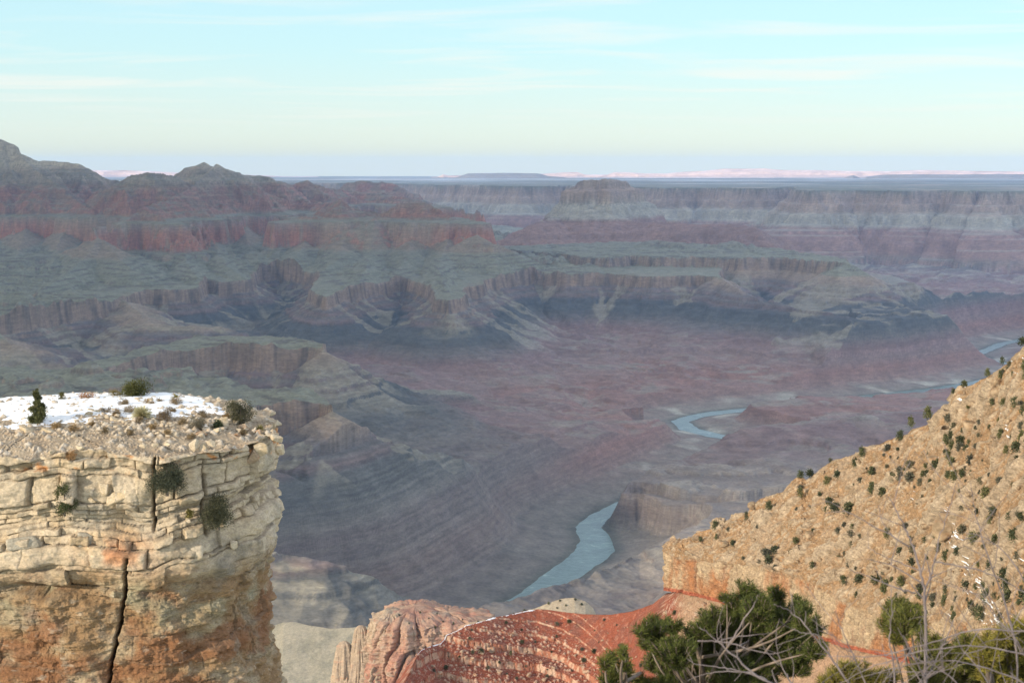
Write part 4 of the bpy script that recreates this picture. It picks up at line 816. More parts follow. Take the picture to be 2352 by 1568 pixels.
# ------------------------------------------------------------------ plants
def leaf_mat(name, rough=.7, transl=.25):
    m = bpy.data.materials.new(name); m.use_nodes = True; nt = m.node_tree; L = nt.links.new
    b = nt.nodes['Principled BSDF']; b.inputs['Roughness'].default_value = rough; b.inputs['Specular IOR Level'].default_value = .2
    at = N(nt, 'ShaderNodeAttribute', attribute_name='col'); oi = nt.nodes.new('ShaderNodeObjectInfo')
    r = ramp(nt, [(0, (.75, .78, .8)), (.5, (1, 1, 1)), (1, (1.3, 1.18, .95))]); L(oi.outputs['Random'], r.inputs[0])
    mx = N(nt, 'ShaderNodeMix', data_type='RGBA', blend_type='MULTIPLY'); mx.inputs[0].default_value = 1; L(at.outputs['Color'], mx.inputs[6]); L(r.outputs[0], mx.inputs[7]); L(mx.outputs[2], b.inputs['Base Color'])
    return m
MAT_LEAF = leaf_mat("juniper_leaf"); MAT_NEEDLE = leaf_mat("pine_needle"); MAT_DRY = leaf_mat("dry_grass")
def wood_mat(name, c1, c2, sc):
    m = bpy.data.materials.new(name); m.use_nodes = True; nt = m.node_tree; L = nt.links.new; b = nt.nodes['Principled BSDF']; b.inputs['Roughness'].default_value = .9
    tc = nt.nodes.new('ShaderNodeTexCoord'); n = N(nt, 'ShaderNodeTexNoise', Scale=sc, Detail=5); L(tc.outputs['Object'], n.inputs['Vector'])
    r = ramp(nt, [(.35, c1), (.65, c2)]); L(n.outputs[0], r.inputs[0]); L(r.outputs[0], b.inputs['Base Color']); return m
MAT_WOOD = wood_mat("grey_twig", (.12, .095, .09), (.23, .19, .18), 18); MAT_BARK = wood_mat("bark", (.10, .075, .055), (.22, .17, .13), 12)
RG = np.random.default_rng(12)
def quads_at(P, Dv, L_, Wd, rg):
    """thin blades: base points P, directions Dv"""
    n = len(P); r = rg.normal(size=(n, 3)); s = np.cross(Dv, r); s /= np.linalg.norm(s, axis=1, keepdims=True)+1e-9
    L_ = np.broadcast_to(L_, n)[:, None]; Wd = np.broadcast_to(Wd, n)[:, None]
    V = np.stack([P-s*Wd*.5, P+s*Wd*.5, P+Dv*L_+s*Wd*.22, P+Dv*L_-s*Wd*.22], 1)
    return V.reshape(-1, 3), np.arange(n*4).reshape(n, 4)
def crown(seed, clumps, n, size, cols, up=.3, spread=1.0):
    """clumps: (x,y,z,r); leaf sprays through each clump, denser to the outside"""
    rg = np.random.default_rng(seed); cl = np.array(clumps, float); w = cl[:, 3]**2; k = rg.choice(len(cl), n, p=w/w.sum())
    d = rg.normal(size=(n, 3)); d /= np.linalg.norm(d, axis=1, keepdims=True)
    rr = cl[k, 3]*rg.uniform(.25, 1.0, n)**.6*(1+.25*rg.normal(size=n)*spread)
    P = cl[k, :3]+d*rr[:, None]; D_ = d*.8+np.array([0, 0, up])+rg.normal(size=(n, 3))*.5; D_ /= np.linalg.norm(D_, axis=1, keepdims=True)
    V, Qd = quads_at(P, D_, size*rg.uniform(.6, 1.4, n), size*.55, rg)
    t = rg.random(n)[:, None]; tint = rg.normal(0, .12, len(cl))[k][:, None]
    C = (np.array(cols[0])*(1-t)+np.array(cols[1])*t)*(1+tint); C = np.repeat(C, 4, axis=0)
    return V, Qd, np.clip(C, .01, .9)
def tubes(paths, sides=5):
    VV, QQ = [], []; o = 0
    for P, R in paths:
        P = np.asarray(P, float); R = np.broadcast_to(np.asarray(R, float), len(P)); t = np.gradient(P, axis=0); t /= np.linalg.norm(t, axis=1, keepdims=True)+1e-9
        a = np.cross(t, [.31, .22, .92]); a /= np.linalg.norm(a, axis=1, keepdims=True)+1e-9; b = np.cross(t, a)
        th = np.linspace(0, 2*np.pi, sides, endpoint=False)
        V = P[:, None] + R[:, None, None]*(np.cos(th)[None, :, None]*a[:, None]+np.sin(th)[None, :, None]*b[:, None])
        VV.append(V.reshape(-1, 3)); QQ.append(grid_quads(len(P), sides, wrap=True)+o); o += len(P)*sides
    return np.concatenate(VV), np.concatenate(QQ)
def smooth_path(P, n):
    P = np.asarray(P, float); s = np.linspace(0, 1, len(P)); t = np.linspace(0, 1, n); Q_ = np.stack([np.interp(t, s, P[:, k]) for k in range(3)], -1)
    for _ in range(4): Q_[1:-1] = (Q_[:-2]+2*Q_[1:-1]+Q_[2:])/4
    return Q_
def empty(name, loc): 
    o = bpy.data.objects.new(name, None); o.location = loc; o.empty_display_size = .1; return link(o)

GREEN = ((.045, .055, .022), (.115, .118, .05)); GREY = ((.07, .07, .045), (.13, .12, .08)); BROWN = ((.16, .11, .055), (.27, .20, .11)); DK = ((.032, .040, .018), (.075, .08, .038))
# --- junipers of the hillside: five shapes, copied
def bush_proto(seed, w, h, cols, n):
    rg = np.random.default_rng(seed); cl = [(0, 0, h*.45, w*.38)]
    for _ in range(7):
        a = rg.uniform(0, 6.28); r = w*.28*rg.random(); z = h*rg.uniform(.25, .85); cl.append((r*math.cos(a), r*math.sin(a), z, w*rg.uniform(.13, .26)))
    cl += [(0, 0, h*.8, w*.2)]
    V, q, C = crown(seed, cl, n, w*.13, cols); return V, q, C
PROTO = []
for k, (w, h, c) in enumerate(((2.6, 3.2, GREEN), (3.2, 2.6, DK), (2.2, 3.6, GREEN), (2.8, 2.2, GREY), (1.6, 1.3, GREY))):
    V, q, C = bush_proto(40+k, w, h, c, 420); o = mesh_np("juniper_bush", V, q, MAT_LEAF, C, smooth=False); COL.objects.unlink(o); PROTO.append(o.data); bpy.data.objects.remove(o)
def project(p):
    x, y, z = p[..., 0], p[..., 1], p[..., 2]-CAMZ; f = y*cp - z*sp; return 1176 + x/f*F, 784 - (y*sp+z*cp)/f*F
used = set()
def near_surface(V, u, v, pu, pv):
    return np.unravel_index(np.argmin((pu-u)**2+(pv-v)**2), pu.shape)
def plant_slope():
    rg = np.random.default_rng(77)
    V = HV[HK0+2:HKR-2]; pu, pv = project(V)
    big = [(2128, 958, 0), (2085, 982, 2), (1855, 1083, 1), (1838, 1100, 0), (2215, 888, 1), (2190, 905, 0), (2262, 855, 0), (2300, 838, 2), (2348, 792, 1), (1900, 1050, 4)]
    spots = []
    tries = 0
    while len(spots) < 262 and tries < 20000:
        tries += 1; u, v = rg.uniform(1540, 2400), rg.uniform(800, 1480)
        cr = np.interp(u, [c[0] for c in CREST], [c[1] for c in CREST]); rm = np.interp(u, [c[0] for c in RIM], [c[1] for c in RIM])
        if v < cr+6 or v > rm+0: continue
        dens = .25+.75*sstep(1750, 2300, u); dens *= .2+1.2*sstep(-.15, .3, pn2(np.array(u/120), np.array(v/90), 5))
        if rg.random() > dens: continue
        sp_ = 15 if u < 2000 else 13
        if any((u-a)**2+(v-b)**2 < sp_**2 for a, b, _ in spots): continue
        spots.append((u, v, -1))
    for i, (u, v, t) in enumerate(big + spots):
        j = near_surface(V, u, v, pu, pv); p = V[j]; uu = u
        pk = t if t >= 0 else int(rg.choice([0, 0, 1, 1, 2, 3, 3, 4, 4]))
        sc = rg.uniform(.55, 1.6)*(.9 if u > 2100 else 1.0)*(1.15 if t >= 0 else 1)
        o = bpy.data.objects.new("juniper_bush", PROTO[pk]); o.location = (p[0], p[1], p[2]-.15); o.rotation_euler = (0, 0, rg.uniform(0, 6.28)); o.scale = (sc, sc, sc*rg.uniform(.85, 1.2)); link(o)
        kind = ["rounded dark green juniper", "broad blackish green juniper", "tall upright green juniper", "low grey green bush", "small grey shrub"][pk]
        if t >= 0: where = "standing on the crest line of the tan hillside"
        elif u > 2150: where = "among snow streaks at the right of the tan hillside"
        elif u > 1900: where = "dotting the middle of the tan hillside"
        else: where = "on the lower left tip of the tan hillside"
        tag(o, f"{kind} {where}", "bush", f"{kind}s {where}")
    # on the cliff foot and red slope
    V = RV[RK0+2:]; pu, pv = project(V); sp2 = []
    fixed = [(1588, 1372, 2), (1550, 1412, 1), (1562, 1352, 0), (1610, 1400, 4), (1500, 1404, 3), (1365, 1500, 1), (1335, 1493, 3), (1425, 1486, 3), (1340, 1520, 1), (1280, 1435, 3), (1172, 1507, 2), (1105, 1500, 1), (1085, 1500, 3), (1230, 1475, 4), (1388, 1425, 4), (1208, 1530, 4), (1120, 1535, 3)]
    t2 = 0
    while len(sp2) < 60 and t2 < 4000:
        t2 += 1; u, v = rg.uniform(985, 1700), rg.uniform(1415, 1568)
        cr = np.interp(u, [c[0] for c in RCREST], [c[1] for c in RCREST])
        if v < cr+10 or any((u-a)**2+(v-b)**2 < 15**2 for a, b, _ in sp2+fixed): continue
        sp2.append((u, v, -1))
    for u, v, t in fixed+sp2:
        j = near_surface(V, u, v, pu, pv); p = V[j]; pk = t if t >= 0 else int(rg.choice([3, 4, 4, 1])); sc = rg.uniform(.8, 1.1) if t >= 0 else rg.uniform(.45, .9)
        o = bpy.data.objects.new("desert_shrub", PROTO[pk]); o.location = (p[0], p[1], p[2]-.12); o.rotation_euler = (0, 0, rg.uniform(0, 6.28)); o.scale = (sc, sc, sc*.9); link(o)
        kind = ["rounded green shrub", "wide dark shrub", "upright green shrub", "grey green shrub", "tiny grey shrub"][pk]
        where = "just below the orange cliff" if u > 1480 else ("growing among the red ledges" if v > 1465 else "growing on the upper red soil")
        tag(o, f"{kind} {where}", "shrub", f"{kind}s {where}")
plant_slope()
# --- stones
def rock_data(seed, dims=(1, .8, .6), p=14, nz=.05, col=(.5, .4, .28), col2=(.42, .3, .18), sub=24, scale=1.):
    rg = np.random.default_rng(seed); a = np.linspace(0, 2*np.pi, sub*2, endpoint=False)[None, :]; b = np.linspace(-np.pi/2+.02, np.pi/2-.02, sub)[:, None]
    n = np.stack([np.cos(a)*np.cos(b), np.sin(a)*np.cos(b), np.sin(b)+0*a], -1)
    pl = [np.array(v, float) for v in ((1, 0, 0), (-1, 0, 0), (0, 1, 0), (0, -1, 0), (0, 0, 1), (0, 0, -1))]; ds = [dims[0], dims[0], dims[1], dims[1], dims[2], dims[2]]
    M = np.linalg.qr(np.eye(3)+rg.normal(0, .12, (3, 3)))[0]; M *= np.sign(np.diag(M))[None, :]
    pl = [M@q*1. + rg.normal(0, .10, 3) for q in pl]
    for _ in range(6):
        v = rg.normal(size=3); v /= np.linalg.norm(v); pl.append(v); ds.append(np.linalg.norm(np.array(dims)*v)*rg.uniform(.72, .98))
    s = sum((np.maximum(n@q, 0)/d)**p for q, d in zip(pl, ds)); r = s**(-1/p)
    V = n*r[..., None]; V *= (1+nz*fbm3(V[..., 0]*3, V[..., 1]*3, V[..., 2]*5, 1, 4, seed))[..., None]; V *= scale
    C = lerpc(np.full(V.shape, col), col2, sstep(-.1, .35, fbm3(V[..., 0]/scale, V[..., 1]/scale, V[..., 2]/scale, .8, 3, seed+1)))
    return V.reshape(-1, 3), grid_quads(sub, sub*2, wrap=True), np.clip(C, .02, .9)
RP = []
for k in range(7):
    V, q, C = rock_data(60+k, dims=[(1, .8, .6), (1, .7, .9), (.8, .8, .5), (1.1, .7, .45), (.7, .7, .8), (1.2, .9, .8), (.9, .6, .6)][k], col=(.42, .30, .21), col2=(.36, .18, .10))
    o = mesh_np("boulder", V, q, MAT_SLOPE, C); COL.objects.unlink(o); RP.append(o.data); bpy.data.objects.remove(o)
def stones():
    rg = np.random.default_rng(5)
    V = RV[RK0+4:]; pu, pv = project(V)
    L_ = [(1130, 1495, 2.6), (1105, 1498, 2.1), (1085, 1512, 1.3), (1060, 1497, 1.1), (1070, 1510, 1.0), (1290, 1420, .7), (1250, 1485, .9), (1348, 1542, 2.0), (1338, 1530, 1.3), (1175, 1460, 1.1), (1385, 1470, .8), (1270, 1535, 1.2), (1215, 1552, 1.6), (1148, 1545, 1.4), (1250, 1560, 1.3),
          (1530, 1408, 1.7), (1512, 1418, 1.3), (1562, 1428, 1.2), (1480, 1425, .8), (1600, 1412, 1.8), (1618, 1388, 1.5), (1040, 1555, 1.4), (1090, 1550, 1.2), (995, 1530, 1.4), (1010, 1548, 1.7)]
    while len(L_) < 95: 
        u, v = rg.uniform(960, 1640), rg.uniform(1440, 1575)
        if v > np.interp(u, [c[0] for c in RCREST], [c[1] for c in RCREST])+14: L_.append((u, v, rg.uniform(.35, .95)))
    for i, (u, v, s) in enumerate(L_):
        j = near_surface(V, u, v, pu, pv); p = V[j]
        o = bpy.data.objects.new("boulder", RP[int(rg.integers(7))]); o.location = (p[0], p[1], p[2]+s*.22); o.rotation_euler = (rg.uniform(-.3, .3), rg.uniform(-.3, .3), rg.uniform(0, 6.28)); o.scale = (s, s, s*.85); link(o)
        if i < 15: lab = "large pale boulder resting on the red ledges"; g = "large boulders on the red ledges"
        elif i < 25: lab = "pale fallen block at the edge of the red slope"; g = "fallen blocks at the edge of the red slope"
        else: lab = "small stone scattered over the red ledges"; g = "small stones over the red ledges"
        tag(o, lab, "boulder", g)
    V = HV[HK0+3:HKR-2]; pu, pv = project(V); i = 0
    H_ = [(1775, 1165, 1.6), (1800, 1172, 2.2), (2050, 1160, 1.4), (2170, 1215, 3.8), (2185, 1140, 2.2), (1665, 1250, 2.2), (1720, 1160, 2.0), (2150, 1060, 3.0), (2100, 1080, 2.0), (2230, 980, 3.2), (2300, 900, 3.0), (2010, 1130, 1.6), (1930, 1290, 2.2), (1860, 1230, 2.0)]
    while len(H_) < 110:
        u, v = rg.uniform(1560, 2360), rg.uniform(840, 1440)
        if np.interp(u, [c[0] for c in CREST], [c[1] for c in CREST])+4 < v < np.interp(u, [c[0] for c in RIM], [c[1] for c in RIM]): H_.append((u, v, rg.uniform(.5, 1.5)))
    for i, (u, v, s) in enumerate(H_):
        j = near_surface(V, u, v, pu, pv); p = V[j]
        o = bpy.data.objects.new("boulder", RPH[int(rg.integers(7))]); o.location = (p[0], p[1], p[2]+s*.1); o.rotation_euler = (rg.uniform(-.4, .4), rg.uniform(-.4, .4), rg.uniform(0, 6.28)); o.scale = (s, s, s*.9); link(o)
        lab, g = ("big tan outcrop boulder on the sunlit hillside", "big boulders on the tan hillside") if i < 14 else ("tan stone half buried in the sunlit hillside", "stones in the tan hillside")
        tag(o, lab, "boulder", g)
RPH = []
for k in range(7):
    V, q, C = rock_data(80+k, dims=[(1, .8, .6), (1, .7, .9), (.8, .8, .5), (1.1, .7, .45), (.7, .7, .8), (1.2, .9, .8), (.9, .6, .6)][k], col=(.33, .24, .15), col2=(.29, .18, .10))
    o = mesh_np("boulder", V, q, MAT_SLOPE, C); COL.objects.unlink(o); RPH.append(o.data); bpy.data.objects.remove(o)
stones()

# ------------------------------------------------------------------ things on the promontory
def on_top(u, v, d0=85.):
    d0 = 84.
    """point of the promontory top seen at (u, v)"""
    d = d0
    for _ in range(30):
        p = at_d(u, v, d); z = float(prom_top(np.array([p[0]]), np.array([p[1]]))[0]); r = ray(u, v); d = d + (p[2]-z)/(-r[2]/r[1])*.6; d = min(max(d, 74.5), 93.5)
    p = at_d(u, v, d); p[2] = float(prom_top(np.array([p[0]]), np.array([p[1]]))[0]); return p
def bush(name, lab, cat, base, w, h, cols, n, seed, cone=False, trunk=True, dens=12, grp=None, leaf=.085):
    rg = np.random.default_rng(seed); cl = []
    for k in range(dens):
        t = rg.random(); a = rg.uniform(0, 6.28); z = h*(.12+.8*t)
        r = (w*.42*(1-.85*t)+.03*w) if cone else w*.36*math.sqrt(max(.05, 1-(2*t-1)**2*.9))
        rr = r*rg.uniform(.3, 1); cl.append((rr*math.cos(a), rr*math.sin(a), z, w*(.13 if cone else .17)*rg.uniform(.8, 1.3)*(1-.45*t*cone)))
    if cone: cl += [(0, 0, h*k/8., w*.16*(1.15-k/9.)) for k in range(1, 9)]
    root = tag(empty(name, base), lab, cat, grp)
    cl = [(c[0]*1.15, c[1]*1.15, c[2]*1.05, c[3]*1.3) for c in cl]; V, q, C = crown(seed, cl, int(n*1.3), leaf*1.1, cols, up=.5); mesh_np("crown", V, q, MAT_LEAF, C, smooth=False, parent=root)
    if trunk:
        P = [((0, 0, -.15), (0, 0, h*.3), (.02, 0, h*.75))]; paths = [(smooth_path(P[0], 8), np.linspace(.05, .015, 8)*w)]
        for c in cl[:8]: paths.append((smooth_path([(0, 0, h*.1), (c[0]*.4, c[1]*.4, c[2]*.6), c[:3]], 7), np.linspace(.025, .006, 7)*w))
        V, q = tubes(paths); mesh_np("trunk", V, q, MAT_BARK, parent=root)
    return root
k80 = 85/3352.
b = lambda u, v: on_top(u, v)
bush("juniper_tree", "dark green cone shaped juniper at the left edge of the snowy promontory top", "tree", b(88, 972), 1.15, 1.75, GREEN, 5200, 301, cone=True, dens=26, leaf=.07)
bush("juniper_bush", "rounded olive green bush on the skyline at the back of the snowy top", "bush", b(312, 912), 1.8, .75, ((.06, .062, .016), (.13, .12, .03)), 3600, 302, dens=16, leaf=.07)
bush("desert_shrub", "grey green bush at the right back corner of the promontory top", "bush", b(553, 972) + np.array([0, 0, 0]), 1.6, 1.05, ((.06, .062, .035), (.11, .10, .055)), 3800, 303, dens=16, leaf=.06)
def on_face(u, v, out=.25):
    """point just off the front wall"""
    d = 74.0; x = (u-1176)/3352.*75.0
    d = float(np.interp(x, [-31, -27, -24.3, -21, -17.5, -15, -13.2], [74.2, 74.4, 73.8, 73.9, 74.1, 75.2, 77.0])); return at_d(u, v, d+.45-out)
bush("juniper_bush", "big dark juniper bush clinging to the middle of the pale cliff face", "bush", on_face(384, 1132, .8), 2.0, 1.6, ((.035, .042, .024), (.085, .085, .05)), 7500, 304, dens=26, leaf=.055)
bush("juniper_bush", "dark juniper bush low on the right of the cliff face", "bush", on_face(502, 1210, .8), 1.8, 1.45, ((.035, .040, .022), (.085, .08, .042)), 6500, 305, dens=22, leaf=.055)
bush("pinyon_tree", "small crooked green tree on the left ledge of the cliff face", "tree", on_face(148, 1178, .8), 1.25, 1.35, ((.03, .042, .014), (.09, .095, .03)), 2600, 306, dens=12, leaf=.06)
bush("desert_shrub", "low rust coloured bush on the left skyline of the snowy top", "bush", b(198, 918), 1.0, .32, ((.20, .09, .035), (.27, .14, .05)), 900, 307, trunk=False, leaf=.05)
bush("desert_shrub", "small yellow green bush left of the olive bush on the skyline", "bush", b(268, 912), .9, .3, ((.13, .10, .03), (.19, .15, .05)), 700, 308, trunk=False, leaf=.05)
bush("desert_shrub", "thin green sapling behind the snow left of the skyline", "bush", b(142, 921), .45, .45, ((.07, .07, .02), (.13, .11, .03)), 500, 309, leaf=.05)
bush("desert_shrub", "small dark green shrub beside the grey bush on the right", "bush", b(500, 985), .6, .4, ((.04, .055, .025), (.09, .10, .045)), 900, 310, trunk=False, leaf=.05)
bush("desert_shrub", "dried grey brown shrub in front of the snow on the right", "bush", b(452, 985), .95, .62, ((.13, .11, .075), (.23, .19, .12)), 1900, 311, leaf=.045)
bush("desert_shrub", "dark twiggy shrub between the snow and the right boulders", "bush", b(378, 967), 1.0, .5, ((.11, .085, .06), (.2, .15, .10)), 1500, 312, leaf=.045)
bush("desert_shrub", "thin brown shrub rooted in a ledge at the left", "bush", on_face(165, 1058, .35), .55, .5, ((.20, .11, .05), (.26, .17, .09)), 500, 313, leaf=.045)
bush("desert_shrub", "little grass tuft above the lower juniper of the cliff", "shrub", on_face(436, 1188, .3), .4, .35, ((.10, .10, .03), (.17, .15, .06)), 400, 314, trunk=False, leaf=.08)
tufts = [(288, 933, .75), (343, 931, .7), (370, 925, .5), (403, 930, .8), (300, 950, 1.1), (270, 955, .8), (325, 972, .7), (352, 985, .55), (246, 950, .6), (420, 975, .6), (470, 958, .7), (395, 948, .6), (520, 962, .55), (210, 980, .5), (440, 1010, .5), (560, 1000, .5), (130, 985, .6), (170, 990, .5), (240, 995, .45), (390, 1000, .5), (300, 1000, .5)]
for i, (u, v, w) in enumerate(tufts):
    side = "left half" if u < 300 else "right half"
    bush("dry_tuft", f"low dry brown tuft in the {side} of the snowy top", "tuft", b(u, v), w, .26, BROWN, int(800*w), 330+i, trunk=False, dens=7, grp=f"dry tufts in the {side} of the snowy top", leaf=.05)
def yucca(lab, base, r, n, cols, seed):
    rg = np.random.default_rng(seed); a = rg.uniform(0, 6.28, n); e = np.arcsin(rg.uniform(-.25, 1, n)); D_ = np.stack([np.cos(a)*np.cos(e), np.sin(a)*np.cos(e), np.sin(e)], -1)
    P = np.zeros((n, 3))+np.array([0, 0, r*.35]); V, q = quads_at(P, D_, r*rg.uniform(.75, 1.1, n), r*.09, rg)
    t = rg.random(n)[:, None]; C = np.repeat(np.array(cols[0])*(1-t)+np.array(cols[1])*t, 4, axis=0)
    root = tag(empty("yucca", base), lab, "yucca"); mesh_np("leaf_rosette", V, q, MAT_DRY, C, smooth=False, parent=root)
    p, q2, c2 = crown(seed, [(0, 0, r*.35, r*.2)], 120, r*.12, ((.3, .18, .08), (.2, .12, .06))); mesh_np("core", p, q2, MAT_DRY, c2, smooth=False, parent=root)
yucca("pale straw yellow yucca rosette in the middle of the snow", b(326, 962), .58, 420, ((.50, .42, .20), (.68, .60, .36)), 351)
yucca("small green yucca behind the snow at the centre right", b(402, 918), .3, 120, ((.10, .10, .03), (.22, .19, .07)), 352)
yucca("small yellow green yucca beside the corner boulder", b(596, 990), .3, 120, ((.12, .11, .03), (.28, .22, .08)), 353)
# loose blocks along the rim and top
BL = [  # u, v, size m, (x,y,z proportions), where
 (508, 978, .75, (1.0, .8, .8), "largest cream boulder at the back right of the rim"), (498, 992, .45, (1.1, .7, .6), "wedge shaped block leaning on the largest rim boulder"), (560, 985, .5, (1, .8, .8), "brown speckled boulder below the grey bush"), (592, 1000, .42, (1, .8, .9), "rounded brown boulder near the right corner"),
 (634, 1006, .62, (1.1, .7, .6), "pale slab balanced on the right corner of the cliff"), (641, 1033, .6, (.6, .8, 1.1), "upright pale block at the far right corner"), (598, 1030, .75, (1, .8, 1.0), "big squared block left of the corner slab"), (585, 1048, .8, (.8, .7, 1.0), "tall cream block below the speckled boulders"), (446, 1022, .55, (1.0, .5, .95), "slanted split block, the left half of the pair"), (466, 1030, .55, (1.1, .5, .8), "slanted split block, the right half of the pair"),
 (486, 1018, .5, (1, .7, .6), "flat topped block right of the split pair"), (328, 1022, .36, (1, .6, .5), "small squared block on the ledge under the yucca"), (355, 1022, .36, (1, .6, .5), "second small block on the ledge under the yucca"), (384, 1020, .4, (1.2, .6, .5), "flat block on the ledge left of the split pair"),
 (460, 998, .5, (1.2, .8, .5), "lichen covered slab above the split pair"), (545, 1003, .45, (1, .7, .6), "grey block between the cream and brown boulders"), (225, 948, .38, (1.1, .8, .6), "orange tinted stone in the left snow"), (205, 952, .42, (1.0, .8, .7), "leaning orange stone at the left of the snow"), (262, 945, .4, (1, .8, .6), "pale stone beside the left snow patch"),
 (265, 966, .45, (1.5, .8, .4), "long flat pale rock in front of the snow"), (76, 945, .6, (1.2, .8, .6), "square pale block behind the cone juniper"), (240, 918, .25, (.8, .8, 1), "small white stone standing on the skyline"), (320, 920, .4, (1.2, .8, .7), "cream rock right of the skyline bush"), (345, 925, .42, (.9, .8, 1), "craggy cream rock at the centre of the skyline"),
 (420, 925, .38, (1.5, .8, .5), "low pale rock on the right skyline"), (528, 958, .4, (1.3, .8, .6), "speckled rock left of the grey bush"), (60, 990, .6, (1.4, .9, .5), "broad flat rock at the left rim"), (110, 992, .5, (1.4, .9, .4), "tilted pale slab below the cone juniper"), (100, 1052, .42, (1.6, .7, .5), "long ledge block at the left of the face"), (108, 1070, .25, (1, .8, .8), "small cube of rock under the left ledge block"),
 (190, 1060, .55, (1.5, .6, .6), "smooth grey block jutting from the left face"), (185, 1028, .4, (1.3, .7, .5), "rounded block on the left upper ledge"), (120, 1038, .35, (1, .8, .7), "squared block at the left end of the ledge"), (240, 1125, .7, (.7, .6, 1.0), "upright wedge block beside the long crack"), (210, 1130, .5, (.9, .6, .8), "dark wedge block left of the crack"), (205, 1148, .45, (1.6, .7, .5), "pale lying block by the left tree"),
 (270, 1140, 1.0, (1.3, .5, .6), "broad sloping slab right of the crack"), (430, 1265, 1.35, (1.6, .5, .6), "huge tilted pale slab low on the cliff face"), (535, 1250, .6, (.7, .5, .9), "pointed cream slab right of the huge tilted slab"), (60, 1245, 1.1, (1.6, .6, .6), "long smooth grey block at the left frame edge"), (200, 1235, .8, (1.1, .6, .9), "smooth grey block above the dark overhang"),
 (432, 1195, .3, (1, .7, .9), "pointed stone left of the lower juniper")]
for i, (u, v, s, pr, lab) in enumerate(BL):
    top = v < 1012 and not (u > 620)
    rust = "rust red" in lab; brown = "brown" in lab or "speckled" in lab or "lichen" in lab; grey = "grey" in lab or "dark" in lab
    c1, c2 = ((.42, .20, .10), (.36, .15, .07)) if rust else (((.38, .28, .19), (.34, .18, .09)) if brown else (((.38, .33, .25), (.28, .24, .18)) if grey else ((.49, .40, .28), (.44, .34, .21))))
    V, q, C = rock_data(700+i, dims=(pr[0]*.5, pr[1]*.5, pr[2]*.5), p=16, nz=.035, col=c1, col2=c2, sub=44, scale=s*1.0)
    o = mesh_np("limestone_block", V, q, MAT_ROCK, C)
    p = b(u, v) if top else on_face(u, v, .15 if u < 620 else -1.4)
    o.location = p + np.array([0, 0, s*pr[2]*.22 if top else 0]); rg = np.random.default_rng(800+i); o.rotation_euler = (rg.uniform(-.15, .15), rg.uniform(-.22, .22), rg.uniform(-.5, .5)); o.rotation_euler[1] += {36: -.35, 37: .25, 8: -.6, 9: .5}.get(i, 0)
    tag(o, lab, "rock")
small = 0
rg = np.random.default_rng(31)
SP = []
for k in range(4):
    V, q, C = rock_data(900+k, dims=[(.5, .4, .3), (.5, .35, .45), (.4, .4, .25), (.6, .35, .25)][k], p=14, nz=.04, col=(.50, .42, .31), col2=(.43, .33, .22), sub=18); o = mesh_np("stone", V, q, MAT_ROCK, C); COL.objects.unlink(o); SP.append(o.data); bpy.data.objects.remove(o)
for i in range(150):
    u, v = (rg.uniform(30, 630), rg.uniform(965, 1004)) if i < 110 else (rg.uniform(150, 560), rg.uniform(915, 965))
    p = b(u, v); s = rg.uniform(.14, .42)
    o = bpy.data.objects.new("stone", SP[int(rg.integers(4))]); o.location = (p[0], p[1], p[2]+s*.12); o.rotation_euler = (rg.uniform(-.4, .4), rg.uniform(-.4, .4), rg.uniform(0, 6.28)); o.scale = (s, s, s); link(o)
    tag(o, "small cream stone in the rubble along the promontory rim" if i < 110 else "small pale stone poking through the snow", "stone", "rubble stones along the rim" if i < 110 else "stones poking through the snow")

